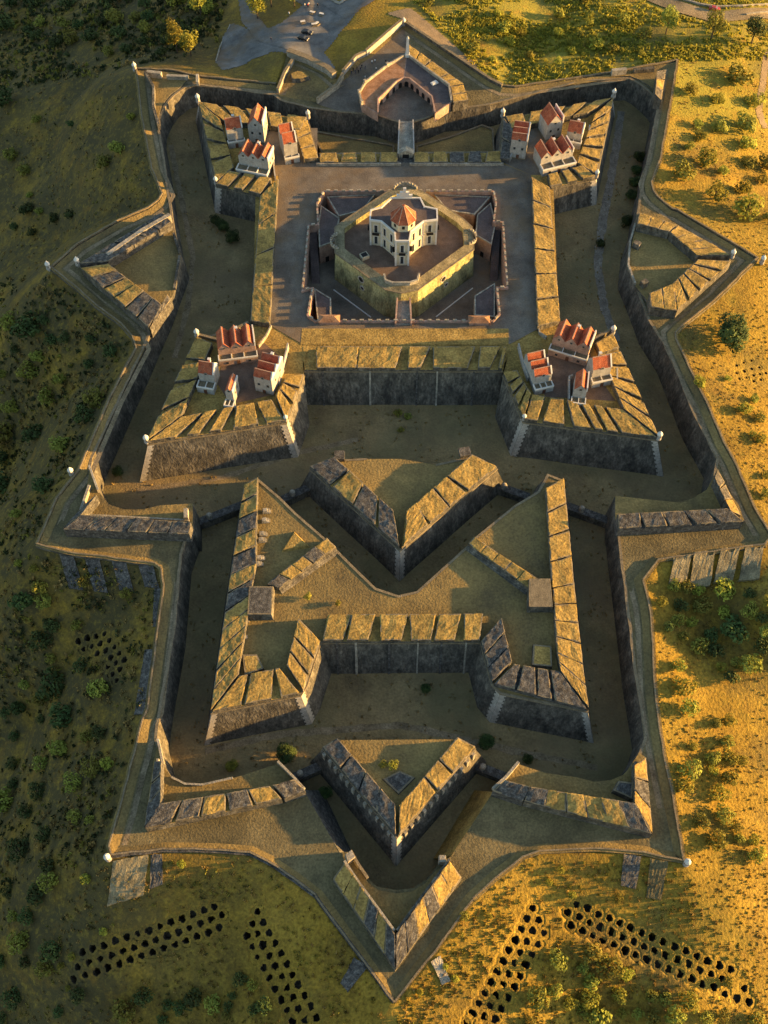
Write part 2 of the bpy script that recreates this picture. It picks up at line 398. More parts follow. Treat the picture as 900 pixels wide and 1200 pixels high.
band(T,((644,219),(656.5,376)),((623,207),(630,383)),ZT,ZI,ZS,ZF,n=6,gap=(.03,.03))
T,t,b=work('curtain_wall','rear curtain wall with the main gate facing the bridge','wall',
  [(374,178),(374,193),(588,193),(588,176)],ZT-1,ZF,'d-1.5',nobat=[(0,1),(1,2),(2,3)],top='slab')
band(T,((375,179),(466,178)),((375,190),(466,190)),ZT-.8,ZT-.4,ZS-.6,ZF,n=4,style='grass')
band(T,((485,178),(587,177)),((485,190),(587,190)),ZT-.8,ZT-.4,ZS-.6,ZF,n=5,style='mix')
mb=MB(); A,B=P(467,183,12),P(484,183,12); A.z=B.z=11.2
mb.box(((A.x+B.x)/2,A.y+1.2,11.2),(B-A).length,2.4,1.7)
mb.tri((A.x-.3,A.y-.02,12.9),(B.x+.3,A.y-.02,12.9),((A.x+B.x)/2,A.y-.02,14.4)); mb.tri((B.x+.3,A.y+2.42,12.9),(A.x-.3,A.y+2.42,12.9),((A.x+B.x)/2,A.y+2.42,14.4))
mb.quad((A.x-.3,A.y-.02,12.9),((A.x+B.x)/2,A.y-.02,14.4),((A.x+B.x)/2,A.y+2.42,14.4),(A.x-.3,A.y+2.42,12.9)); mb.quad((B.x+.3,A.y+2.42,12.9),((A.x+B.x)/2,A.y+2.42,14.4),((A.x+B.x)/2,A.y-.02,14.4),(B.x+.3,A.y-.02,12.9))
g=mb.build('gate_portal',M['wall_pale'],T)
mb=MB(); mb.box(((A.x+B.x)/2,A.y-.05,11.25),2.2,.12,1.5); mb.build('gate_opening',M['dark'],g)
low(T,[(371,194),(470,194)],ZF,.6,1.1,'wall_pale','inner_coping'); low(T,[(480,194),(590,194)],ZF,.6,1.1,'wall_pale','inner_coping')
def wall_strips(T,a,b,zt,n,bat):
    A,B=P(*a,zt),P(*b,zt); d=B-A; d.z=0; d.normalize(); nn=Vector((d.y,-d.x,0))
    for k in range(n):
        p=A.lerp(B,(k+U(.1,.9))/n); z1=p.z-1.4; z0=Ld(p.x,p.y)-.6; mb=MB(); w=U(.2,.34)
        q=[p-d*w,p+d*w]; t_=[Vector((x.x,x.y,z1))+nn*(.1+.02) for x in q]; o_=[Vector((x.x,x.y,z0))+nn*(bat*(z1-z0)+.12) for x in q]
        mb.quad(o_[0],o_[1],t_[1],t_[0]); mb.quad(o_[0]-nn*.3,o_[0],t_[0],t_[0]-nn*.3); mb.quad(o_[1],o_[1]-nn*.3,t_[1]-nn*.3,t_[1])
        mb.build('drain_channel',M['wall_pale'] if k%2 else M['slab'],T)
wall_strips(FCW,(358,431),(588,431),ZT,5,.25)
# ---- courtyard
mb=MB()
court=PL([(327,205),(374,190.5),(586,190.5),(622,205),(631,385),(598,403),(354,403),(316,381)],ZF+.06)
hole_px=[(373,240),(381,227),(577,227),(580,240),(577,263),(588,263),(593,338),(581,338),(584,370),(577,377),(370,377),(362,371),(368,338),(356,341),(363,267),(374,266)]
hole=PL(hole_px,ZF+.06)
tess(mb,ccw(court),0,[hole]); struct(mb.build('courtyard',M['gravel']))
mb=MB(); tess(mb,ccw(PL([(300,205),(374,184),(588,183),(648,206),(655,384),(600,412),(588,430),(358,430),(350,412),(296,384)],ZF-.06)),0,[PL(hole_px,ZF-.06)]); struct(mb.build('rampart_ground',M['grasstop']))
mb=MB(); tess(mb,ccw(PL([(354,385),(596,385),(596,404),(352,404)],ZF+.10)),0); struct(mb.build('dry_grass_terrace',M['grasstop']))
mb=MB(); tess(mb,ccw(PL([(300,150),(372,150),(372,192),(330,206),(318,206),(286,190)],ZF+.03)),0); struct(mb.build('bastion_yard',M['gravel']))
mb=MB(); tess(mb,ccw(PL([(595,150),(640,150),(664,190),(640,205),(622,205),(592,192)],ZF+.03)),0); struct(mb.build('bastion_yard',M['gravel']))
mb=MB(); tess(mb,ccw(PL([(262,415),(310,402),(330,420),(322,462),(270,474),(255,450)],ZF+.03)),0); struct(mb.build('bastion_yard',M['terrace']))
mb=MB(); tess(mb,ccw(PL([(640,415),(690,410),(700,440),(722,470),(640,465),(618,440)],ZF+.03)),0); struct(mb.build('bastion_yard',M['terrace']))
# ---- sunk court round the redoubt
ZC=2.4
mb=MB(); hc=ccw(hole); cen=sum(hc,Vector())/len(hc)
tess(mb,[Vector((p.x*1.0,p.y,ZC)) for p in hc],0); struct(mb.build('sunken_court',M['gravel']))
T=thing('retaining_wall','pink crenellated retaining wall round the sunken court of the redoubt','wall',(cen.x,cen.y,ZC))
mb=MB(); n=len(hc)
for i in range(n):
    a,b_=hc[i],hc[(i+1)%n]
    mb.quad(Vector((b_.x,b_.y,ZC-.5)),Vector((a.x,a.y,ZC-.5)),a,b_,0)
mb.build('wall_face',M['pink'],T)
mb=MB()
oo=offset(hc,.35)
sweep(mb,[Vector((p.x,p.y,ZF)) for p in oo],.6,.9,0,closed=True); mb.build('parapet',M['pink'],T)
for i in range(n):
    a=oo[i]; b2=oo[(i+1)%n]; d=b2-a; L_=d.length; k=max(1,int(L_/2.6)); rz=math.atan2(d.y,d.x)
    for j in range(k):
        c=a+d*((j+.5)/k); mb=MB(); mb.box((c.x,c.y,ZF+.905),1.25,.55,.6,rz); mb.build('battlement',M['wall_pale'],T)
for lab,e_ in (('low pale kerb on the court floor left of the redoubt',[(391,340),(452,385)]),('low pale kerb on the court floor right of the redoubt',[(494,385),(554,338)])):
    L_=PL(e_,ZC); L_=[L_[0],L_[0].lerp(L_[1],.72)] if 'left' in lab else [L_[1].lerp(L_[0],.72),L_[1]]
    mb=MB(); sweep(mb,L_,.35,.3,.0); o=mb.build('kerb',M['white'],None,tuple((L_[0]+L_[1])/2)); tag(o,lab,'kerb')
# corner casemates in the sunk court (dark flat roofs, pink fronts)
def casemate(label,px,zr,wall='pink'):
    A=[P(a,b,zr) for a,b in px]; c=sum(A,Vector())/len(A)
    T=thing('casemate',label,'casemate',(c.x,c.y,ZC),'casemates round the redoubt court')
    mb=MB(); t,b=prism(mb,A,ZC-.2,ms=0,mt=0); mb.build('wall',M[wall],T)
    mb=MB(); tess(mb,[Vector((p.x,p.y,p.z+.12)) for p in [Vector((q.x,q.y,s.z)) for q,s in zip(offset(t,-.5),t)]],0); mb.build('roof',M['darkroof'],T)
    mb=MB(); sweep(mb,t,.45,.35,-.05,closed=True,side=.2); mb.build('roof_edge',M['wall_pale'],T)
    # doors on the faces that look on the court
    for i in range(len(t)):
        a,b2=t[i],t[(i+1)%len(t)]; m=(a+b2)/2; nn=Vector(((b2-a).y,-(b2-a).x,0)).normalized()
        if (b2-a).length>3.5 and nn.dot((cen-m).normalized())>.35:
            mb=MB(); q=m+nn*.02; mb.box((q.x,q.y,ZC),1.3,.12,2.3,math.atan2((b2-a).y,(b2-a).x)); mb.build('door',M['dark'],T)
    return T
casemate('long low casemate with dark roof at rear left of the redoubt court',[(383,231),(440,228),(425,247),(397,254)],10.6)
casemate('long low casemate with dark roof at rear right of the redoubt court',[(508,228),(575,231),(556,252),(524,247)],10.6)
casemate('corner casemate with sunlit orange wall left of the redoubt',[(376,241),(398,256),(397,262),(391,284),(374,290),(373,262)],10.2)
casemate('corner casemate with sloping dark roof right of the redoubt',[(575,238),(559,252),(557,276),(576,287),(581,262)],10.2)
casemate('front left casemate with dark hipped roof in the redoubt court',[(368,338),(388,350),(388,370),(372,374)],9.6)
casemate('front right casemate with pink grey roof in the redoubt court',[(580,332),(556,347),(556,370),(580,372)],9.6,'wall_pale')
# stairs lean on the side walls
for lab,pts in (('dark stair ramp along the left side of the redoubt court',[(362,268),(371,268),(374,315),(364,315)]),('dark stair ramp along the right side of the redoubt court',[(578,262),(587,262),(585,312),(576,312)])):
    A=PL(pts,9.5); mb=MB(); zz=[9.5,9.5,ZC,ZC]
    A=ccw([Vector((p.x,p.y,z)) for p,z in zip(A,zz)])
    prism(mb,A,ZC-.3,ms=0,mt=0); o=mb.build('stair_ramp',M['darkroof'],None,tuple(sum(A,Vector())/4)); tag(o,lab,'stairs')
# front entrance bridge of the redoubt and orange tiled corner roofs on the plaza
A,B=P(464,378,ZF),P(481,378,ZF)
T=thing('footbridge','short footbridge with low side walls leading to the redoubt door','bridge',((A.x+B.x)/2,A.y,ZF))
q=PL([(466,352),(480,352),(481,381),(464,381)],ZF+.12); mb=MB(); prism(mb,q,ZF-.9,ms=0,mt=0); mb.build('deck',M['wall_pale'],T)
for e in ([(465.5,352),(463.5,382)],[(480.5,352),(482,382)]):
    mb=MB(); sweep(mb,PL(e,ZF+.1),.5,1.3,.02); mb.build('side_wall',M['pink'],T)
for lab,c in (('low pink hipped shed at the front left corner of the redoubt court',(386,377)),('low pink hipped shed at the front right corner of the redoubt court',(561,378))):
    p=P(*c,ZF); T=thing('corner_shed',lab,'shed',tuple(p))
    mb=MB(); mb.box(p,6.2,2.6,1.5); mb.build('wall',M['pink'],T)
    mb=MB(); e=1.52; x,y,z=p; a=[(x-3.4,y-1.6,z+e),(x+3.4,y-1.6,z+e),(x+3.4,y+1.6,z+e),(x-3.4,y+1.6,z+e)]; r=[(x-1.6,y,z+e+1.1),(x+1.6,y,z+e+1.1)]
    mb.quad(a[0],a[1],r[1],r[0]); mb.quad(a[2],a[3],r[0],r[1]); mb.tri(a[1],a[2],r[1]); mb.tri(a[3],a[0],r[0]); mb.quad(a[3],a[2],a[1],a[0]); mb.build('roof',M['rust'],T)
# ---- central redoubt
ZR=14.6
red_px=[(393,296),(393,266),(405,257),(455,224),(470,219),(480,219),(495,224),(542,256),(553,266),(555,292),(490,339),(470,343),(452,339)]
A=[P(a,b,ZR) for a,b in red_px]; c=sum(A,Vector())/len(A)
RD=thing('redoubt','octagonal central redoubt with sunlit ochre right face and thick parapet','fort',(c.x,c.y,ZC))
mb=MB(); t,b=prism(mb,[Vector((p.x,p.y,13.0)) for p in A],ZC-.3,bat=.07,mt=1); mb.build('scarp_wall',[M['yellow'],M['terrace']],RD)
# parapet ring
ii=offset(t,-3.0); n=len(t); mb=MB()
for i in range(n):
    j=(i+1)%n; zo,zi=14.6,15.1
    a=Vector((t[i].x,t[i].y,zo)); b2=Vector((t[j].x,t[j].y,zo)); c2=Vector((ii[j].x,ii[j].y,zi)); d2=Vector((ii[i].x,ii[i].y,zi))
    mb.quad(a,b2,c2,d2,1); mb.quad(t[i],t[j],b2,a,0); lo=Vector((0,0,-2.1)); mb.quad(c2+lo,d2+lo,d2,c2,0)
mb.build('parapet',[M['yellow'],M['redtop']],RD)
mb=MB(); sweep(mb,[Vector((p.x,p.y,14.6)) for p in t],.5,.35,-.3,closed=True,side=-.05); mb.build('cordon',M['cope'],RD)
# pale sunk embrasure strips and crenellated turrets on the rounded corners
def bastionet(cx,cy,r0,a0,a1,nm):
    p=P(cx,cy,ZR+.6); mb=MB(); k=9
    arc=[Vector((p.x+r0*math.cos(math.radians(a0+(a1-a0)*q/(2*k))),p.y+r0*math.sin(math.radians(a0+(a1-a0)*q/(2*k))),14.3)) for q in range(2*k+1)]
    sweep(mb,arc,.5,.9); cr=mb.build(nm,M['wall_pale'],RD)
    for q in range(k):
        mb=MB(); sweep(mb,[arc[2*q],arc[2*q+1]],.5,.6,.899); mb.build('battlement',M['wall_pale'],cr)
    return
    mb.build(nm,M['wall_pale'],RD)
bastionet(399,282,3.2,110,260,'crenellated_turret'); bastionet(546,277,3.4,-75,75,'crenellated_turret'); bastionet(475,226,4.6,30,150,'crenellated_turret')
mb=MB(); q=[(450,324),(452,331),(460,334),(480,334),(489,331),(491,323)]
sweep(mb,PL(q,14.9),.6,1.5,-.1); bal=mb.build('balcony',M['wall_pale'],RD)
mb=MB()
for e in ((419,333),(429,347)):
    pass
mb=MB(); p=P(472,356,8); mb.box((p.x,t[-2].y-1.3,ZC+4),1.6,.5,2.6); mb.build('door',M['dark'],RD)
for s in (0,1):
    i0=[k for k in range(n) if (t[k].xy-Vector((A[9+2*s if s==0 else 12].x,A[9 if s==0 else 12].y))).length<.1][0]
# round windows on the two front faces
def face_pt(pa,pb,f,z):
    a=P(*pa,ZR); b2=P(*pb,ZR); p=a.lerp(b2,f); d=(b2-a); d.z=0; d.normalize(); nn=Vector((d.y,-d.x,0))
    k=(13-z)*.07*1.0
    return Vector((p.x,p.y,z))+nn*(k+.03),d,nn
def rnd_window(pa,pb,f,z,r=.75):
    p,d,nn=face_pt(pa,pb,f,z); mb=MB(); k=12; up=Vector((0,0,1))
    ring=[p+(d*math.cos(2*math.pi*q/k)+up*math.sin(2*math.pi*q/k))*r for q in range(k)]
    out=[p+nn*.12+(d*math.cos(2*math.pi*q/k)+up*math.sin(2*math.pi*q/k))*(r+.4) for q in range(k)]
    outb=[x-nn*.6 for x in out]; inn=[x+nn*.12 for x in ring]
    for q in range(k):
        w=(q+1)%k; mb.quad(out[q],out[w],inn[w],inn[q],0); mb.quad(outb[q],outb[w],out[w],out[q],0)
    mb.add([x+nn*.04 for x in ring],[tuple(range(k))],1); mb.build('round_window',[M['quoin'],M['dark']],RD)
rnd_window((393,296),(452,339),.52,11.0,1.0); rnd_window((490,339),(555,292),.45,11.0,1.0)
rnd_window((393,296),(452,339),.55,7.6,.6); rnd_window((490,339),(555,292),.5,7.6,.6)
# yellow dormer hatch on the terrace
p=P(427,302,13); T=thing('roof_hatch','small yellow stair hatch on the redoubt terrace','hatch',tuple(p))
mb=MB(); mb.box(p,2.6,2.2,1.4,.5); mb.build('wall',M['cream'],T); mb=MB(); mb.box((p.x,p.y,p.z+1.403),1.9,1.6,.1,.5); mb.build('lid',M['dark'],T)
# ---- governor's house
ZG0,ZG1=13.02,24.0
top_px=[(434,258),(447,259.5),(463,273),(464,282.5),(479,282.5),(481,271),(496,259.5),(512,257.5),(511.5,246),(497,243),(492,233),(459,233),(447,244),(435,247)]
A=[P(a,b,ZG1) for a,b in top_px]; c=sum(A,Vector())/len(A)
GH=thing('governors_house','white two-storey house with tall windows on top of the redoubt','house',(c.x,c.y,ZG0))
mb=MB(); t,b=prism(mb,A,ZG0-.2,ms=0,mt=1); mb.build('wall',[M['cream'],M['darkroof']],GH)
mb=MB(); sweep(mb,t,.45,.7,-.25,closed=True,side=-.12); mb.build('roof_parapet',M['white'],GH)
mb=MB(); sweep(mb,[Vector((p.x,p.y,18.2)) for p in t],.3,.3,0,closed=True,side=-.05); mb.build('string_course',M['white'],GH)
for p in t:
    mb=MB(); mb.box((p.x,p.y,ZG0),.6,.6,ZG1-ZG0+.1); mb.build('pilaster',M['white'],GH)
n=len(t)
for i in range(n):
    a,b2=t[i],t[(i+1)%n]; d=(b2-a); L_=d.length; d=d.normalized(); nn=Vector((d.y,-d.x,0)); rz=math.atan2(d.y,d.x)
    if nn.y>.3 or L_<2.2: continue
    k=2 if L_>5.2 else 1
    for q in range(k):
        m=a.lerp(b2,(q+.5)/k)
        for z0,hh in ((13.9,3.2),(19.0,3.0)):
            pp=m+nn*.03
            mb=MB(); mb.box((pp.x,pp.y,z0-.12),1.5,.1,hh+.3,rz); f=mb.build('window',M['white'],GH)
            pp=m+nn*.07
            mb=MB(); mb.box((pp.x,pp.y,z0),1.0,.1,hh,rz); mb.build('pane',M['glass'],f)
        if L_<5.2:
            pp=m+nn*.5; mb=MB(); mb.box((pp.x,pp.y,18.4),2.2,1.0,.16,rz); mb.box((pp.x+nn.x*.45,pp.y+nn.y*.45,18.4),2.2,.08,1.0,rz); mb.build('balcony',M['dark'],GH)
p=P(472.5,262,ZG1)
mb=MB(); mb.lathe((p.x,p.y,ZG1-.05),[(4.0,0),(4.0,3.2)],8,rot=math.pi/8); ln=mb.build('lantern',M['cream'],GH)
mb=MB(); mb.lathe((p.x,p.y,ZG1+3.1),[(4.35,0),(4.35,.15),(.5,4.6),(.12,4.8)],8,rot=math.pi/8); rf=mb.build('roof',M['tile'],GH)
for k in range(8):
    mb=MB(); a=math.pi/8+k*math.pi/4; aa=Vector((p.x+4.3*math.cos(a),p.y+4.3*math.sin(a),ZG1+3.3)); bb=Vector((p.x+.45*math.cos(a),p.y+.45*math.sin(a),ZG1+7.75))
    sweep(mb,[aa,bb],.28,.16); mb.build('ridge',M['ridge'],rf)
for k in (5,6,7):
    a=k*math.pi/4; mb=MB(); mb.box((p.x+3.72*math.cos(a),p.y+3.72*math.sin(a),ZG1+1.2),.9,.1,1.2,a+math.pi/2); mb.build('window',M['dark'],ln)
p=P(474,229,ZG1+1)
mb=MB(); mb.box((p.x,p.y,ZG1-1),5.2,.7,2.4); mb.box((p.x,p.y,ZG1+1.4),3.0,.7,1.2); mb.box((p.x,p.y,ZG1+2.6),1.0,.6,1.6); mb.build('crest_gable',M['white'],GH)
# ------------------------------------------------------------------ houses on the bastions
def house(label,a,b,depth,ze,n=1,ridge='depth',porch=0.0,porch_h=2.4,pitch=1.3,zb=11.15,chim=True,firewall=True,parts_door=True,wallm='plaster'):
    A=P(*a,ze); B=P(*b,ze); d=(B-A); d.z=0; W=d.length; d.normalize(); v=Vector((-d.y,d.x,0)); rz=math.atan2(d.y,d.x)
    base=Vector((A.x,A.y,zb)); up=Vector((0,0,1))
    c=base+d*W/2+v*depth/2
    T=thing('house',label,'house',tuple(c))
    pt=lambda x,y,z:base+d*x+v*y+up*(z)
    h=ze-zb
    mb=MB()
    mb.quad(pt(0,0,-.2),pt(W,0,-.2),pt(W,0,h),pt(0,0,h)); mb.quad(pt(W,0,-.2),pt(W,depth,-.2),pt(W,depth,h),pt(W,0,h))
    mb.quad(pt(W,depth,-.2),pt(0,depth,-.2),pt(0,depth,h),pt(W,depth,h)); mb.quad(pt(0,depth,-.2),pt(0,0,-.2),pt(0,0,h),pt(0,depth,h))
    roofs=[]; fw=MB()
    if ridge=='depth':
        w=W/n; rh=w/2*pitch
        for k in range(n):
            x0,x1=k*w,(k+1)*w; xm=(x0+x1)/2
            mb.tri(pt(x0,0,h),pt(x1,0,h),pt(xm,0,h+rh)); mb.tri(pt(x1,depth,h),pt(x0,depth,h),pt(xm,depth,h+rh))
            r=MB(); e=.12; o=.18
            r.quad(pt(x0,-e,h+.03),pt(xm,-e,h+rh+.03),pt(xm,depth+e,h+rh+.03),pt(x0,depth+e,h+.03)); r.quad(pt(xm,-e,h+rh+.03),pt(x1,-e,h+.03),pt(x1,depth+e,h+.03),pt(xm,depth+e,h+rh+.03))
            r.quad(pt(x0,-e,h-.06),pt(x0,-e,h+.03),pt(x0,depth+e,h+.03),pt(x0,depth+e,h-.06))
            r.quad(pt(x0,-e,h+.03),pt(x0,-e,h-.1),pt(xm,-e,h+rh-.1),pt(xm,-e,h+rh+.03)); r.quad(pt(xm,-e,h+rh+.03),pt(xm,-e,h+rh-.1),pt(x1,-e,h-.1),pt(x1,-e,h+.03))
            sweep(r,[pt(xm,-.1,h+rh),pt(xm,depth+.1,h+rh)],.3,.14,0,m=1)
            roofs.append(r)
        if firewall:
            sweep(fw,[pt(W-.1,-.15,h),pt(W-.1,depth+.15,h)],.4,rh*.75,-.3)
    else:
        w=depth/n; rh=w/2*pitch
        for k in range(n):
            y0,y1=k*w,(k+1)*w; ym=(y0+y1)/2
            mb.tri(pt(W,y0,h),pt(W,y1,h),pt(W,ym,h+rh)); mb.tri(pt(0,y1,h),pt(0,y0,h),pt(0,ym,h+rh))
            r=MB(); e=.05
            r.quad(pt(-e,y0,h+.03),pt(W-.2,y0,h+.03),pt(W-.2,ym,h+rh+.03),pt(-e,ym,h+rh+.03)); r.quad(pt(-e,ym,h+rh+.03),pt(W-.2,ym,h+rh+.03),pt(W-.2,y1,h+.03),pt(-e,y1,h+.03))
            sweep(r,[pt(0,ym,h+rh),pt(W-.2,ym,h+rh)],.3,.14,0,m=1)
            roofs.append(r)
            if firewall:   # raised white gable at the right-hand end
                g=.35
                q=[pt(W-.35,y0,h-.2),pt(W-.35,ym,h+rh+g),pt(W-.35,y1,h-.2)]; q2=[x+d*.45 for x in q]
                q0=[pt(W-.35,y0,h+g),pt(W-.35,y1,h+g)]; q02=[x+d*.45 for x in q0]
                fw.add([q[0],q0[0],q[1],q0[1],q[2]],[(0,1,2,3,4)]); fw.add([q2[0],q02[0],q2[1],q02[1],q2[2]],[(4,3,2,1,0)])
                fw.quad(q0[0],q02[0],q2[1],q[1]); fw.quad(q[1],q2[1],q02[1],q0[1]); fw.quad(q[0],q2[0],q02[0],q0[0])
    mb.build('wall',M[wallm],T)
    for r in roofs: r.build('roof',[M['tile'],M['ridge']],T)
    if fw.f: fw.build('gable_coping',M['white'],T)
    if porch:
        pm=MB(); q=[pt(-.25,-porch,porch_h),pt(W+.25,-porch,porch_h),pt(W+.25,-.003,porch_h),pt(-.25,-.003,porch_h)]
        prism(pm,q,zb-.2,ms=0,mt=1); po=pm.build('porch',[M[wallm],M['cope']],T)
        pw=MB(); sweep(pw,[q[3]+d*.1,q[0]+d*.1+v*.1,q[1]-d*.1+v*.1,q[2]-d*.1],.3,.55,-.02)
        kk=max(1,n-1)
        for k in range(1,kk+1): sweep(pw,[pt(W*k/(kk+1),-porch+.2,porch_h),pt(W*k/(kk+1),-.05,porch_h)],.25,.5,-.02)
        pw.build('porch_parapet',M['white'],po)
    fy=-porch if porch else 0.0
    # openings
    k=max(1,n if ridge=='depth' else 1)
    for q in range(k):
        x=W*(q+.5)/k
        m=MB(); p=pt(x,-.02,h-.35); m.box(p,.95,.1,.85,rz); f=m.build('window',M['wall_pale'],T)
        m=MB(); p=pt(x,-.06,h-.25); m.box(p,.65,.08,.65,rz); m.build('pane',M['glass'],f)
    if parts_door:
        m=MB(); p=pt(W*.5,fy-.03,0); m.box(p,1.0,.12,1.9,rz); m.build('door',M['door'],T)
    # side windows on the sunny wall, and a second row in front where the wall is tall
    if depth>5:
        for q in (.3,.7):
            m=MB(); p=pt(W+.02,depth*q,h*.55); m.box(p,.1,.7,.85,rz); m.build('window',M['glass'],T)
    if not porch and h>4.5:
        for q in (.25,.75):
            m=MB(); p=pt(W*q,-.02,h*.5); m.box(p,.75,.1,.95,rz); m.build('window',M['glass'],T)
    st=MB(); sweep(st,[pt(-.04,depth+.04,0),pt(-.04,-.04,0),pt(W+.04,-.04,0),pt(W+.04,depth+.04,0)],.1,.7,-.2); st.build('plinth',M['cope'],T)
    if W>6 and parts_door:
        for x in (.2,.8):
            m=MB(); p=pt(W*x,fy-.02,.9); m.box(p,.8,.1,.9,rz); m.build('window',M['glass'],T)
    if chim:
        m=MB(); p=pt(W*.55,depth*.86,h); m.box(p,.7,.6,2.4,rz); m.box(p+up*2.4,.95,.85,.2,rz); m.build('chimney',M['white'],T)
    return T
house('white house with three red gabled roofs at the back of the front left bastion',(255,409.5),(299,404),6.6,16.8,3,'depth',porch=2.2,porch_h=2.5,wallm='pink')
house('small white house with one red roof on the left edge of the front left bastion',(232,437),(250,440),4.6,17.4,1,'width',porch=2.6)
house('narrow white house with one orange gable and slotted porch on the front left bastion',(263.5,458),(272.5,459.5),5.6,17.6,1,'depth',porch=2.4,porch_h=1.9,chim=False)
house('white house with three stepped red roofs and raised white gables on the front left bastion',(297,441),(318,446.5),9.4,18.6,3,'width',porch=.0)
house('white house with three red gabled roofs at the back of the front right bastion',(648,396),(691,409),6.4,17.0,3,'depth',porch=2.2,porch_h=2.6,wallm='pink')
house('white house with three stepped orange roofs on the left edge of the front right bastion',(627,442.5),(647,438),9.2,17.2,3,'width',porch=2.2,chim=False)
house('small white house with one red roof on the right of the front right bastion',(695.5,434),(717,430),4.8,17.5,1,'width',porch=2.0)
house('narrow white house with one orange gable and slotted porch on the front right bastion',(673,456),(688,458),6.0,17.0,1,'depth',porch=2.4,porch_h=1.9,chim=False)
house('small white house with single red roof at far left of the rear left bastion',(265.5,152.5),(284,149.5),4.6,18.4,1,'width',porch=1.2)
house('tall white gabled house at the back of the rear left bastion',(290,146),(308,147.5),7.0,19.0,1,'depth',chim=False)
house('white house with row of orange gables at the front of the rear left bastion',(279,181.5),(314,188.5),6.0,17.8,3,'depth',porch=3.0,porch_h=2.6)
house('white house with two stepped orange roofs at right of the rear left bastion',(332.5,169.5),(348,166.5),9.0,19.0,2,'width',porch=1.2,chim=False)
house('white house with three stepped dark red roofs at left of the rear right bastion',(599.5,163.5),(618,166),8.8,19.2,3,'width',porch=.0,chim=False)
house('tall white gabled house at the back of the rear right bastion',(642,147),(660,142.5),6.6,18.0,1,'depth',chim=False)
house('small white house with single dark red roof at right of the rear right bastion',(665,154),(682.5,157.5),4.6,16.6,1,'width',porch=1.6)
house('white house with three dark red gables at the front of the rear right bastion',(634.5,186),(672,177),6.2,16.6,3,'depth',porch=3.0,porch_h=2.6)
# yard walls, lit white piers beside the houses
def yard_wall(label,pts,z=11.2,h=2.2,w=.45,m='plaster'):
    L_=PL(pts,z); c=sum(L_,Vector())/len(L_); mb=MB(); sweep(mb,L_,w,h); o=mb.build('yard_wall',M[m],None,tuple(c)); tag(o,label,'wall'); return o
yard_wall('white yard wall right of the narrow orange-gabled house, front left bastion',[(276,482),(275,452),(279,450)])
yard_wall('white yard wall between the stepped-roof house and ramp, front left bastion',[(327,452),(336,418),(338,408)],h=2.6)
yard_wall('low white yard wall left of the narrow orange-gabled house, front right bastion',[(666,472),(666,446),(670,444)])
yard_wall('long white yard wall left of the stepped orange roofs, front right bastion',[(618,447),(611,425),(607,408)],h=2.4)
yard_wall('white yard wall beside the small house, front right bastion',[(722,452),(722,436)])
yard_wall('low white yard wall by the gables of the rear left bastion',[(323,212),(320,190)])
yard_wall('low white yard wall right of the small house, rear right bastion',[(690,170),(690,152)])
yard_wall('white yard wall below the stepped dark red roofs, rear right bastion',[(597,190),(603,176)])
yard_wall('tan stair wall beside the triple-gabled house, front left bastion',[(303,408),(312,396),(318,384)],h=1.4,m='wall_pale')
yard_wall('tan stair wall beside the triple-gabled house, front right bastion',[(640,398),(632,392),(629,378)],h=1.4,m='wall_pale')
# ------------------------------------------------------------------ sentry boxes
def sentry_mesh():
    mb=MB(); mb.lathe((0,0,-1.2),[(.25,-.6),(.95,.6),(1.0,1.2),(.86,1.22),(.86,3.1),(1.02,3.15),(1.02,3.35)],10); return mb
def cap_mesh():
    mb=MB(); mb.lathe((0,0,2.15),[(1.0,0),(.86,.45),(.55,.85),(.2,1.05),(.16,1.3),(.28,1.45),(.16,1.6),(.02,1.65)],10); return mb
def slit_mesh():
    for k in range(4):
        mb=MB(); a=k*math.pi/2+.3; mb.box((.84*math.cos(a),.84*math.sin(a),.8),.22,.12,.75,a+math.pi/2); mb.build('window_slit',M['dark'],proto)
proto=None
def sentry(px,py,z,label,s=1.0):
    global proto
    p=P(px,py,z)
    if proto is None:
        proto=thing('sentry_box',label,'sentry box',(0,0,0),'white sentry boxes on the fort corners')
        sentry_mesh().build('body',M['plaster'],proto); cap_mesh().build('dome',M['white'],proto); slit_mesh(); o=proto
    else: o=copy_tree(proto)
    s*=.86; o.location=p; o.scale=(s,s,s); o['label']=label
for a in [(172,517,12,'white sentry box on the tip of the front left bastion'),(231,393,12,'white sentry box on the left shoulder of the front left bastion'),
 (772,513,12,'white sentry box on the tip of the front right bastion'),(718,389,12,'white sentry box on the right shoulder of the front right bastion'),
 (232,118,12,'white sentry box on the tip of the rear left bastion'),(361,137,12,'white sentry box on the inner shoulder of the rear left bastion'),(253,214,12,'white sentry box on the front corner of the rear left bastion',.9),
 (719,112,12,'white sentry box on the tip of the rear right bastion'),(589,135,12,'white sentry box on the inner shoulder of the rear right bastion'),(699,206,12,'white sentry box on the front corner of the rear right bastion',.9),
 (614,491,12,'white sentry box on the inner corner of the front right bastion',.8),(335,492,12,'white sentry box on the inner corner of the front left bastion',.8)]: sentry(*a)
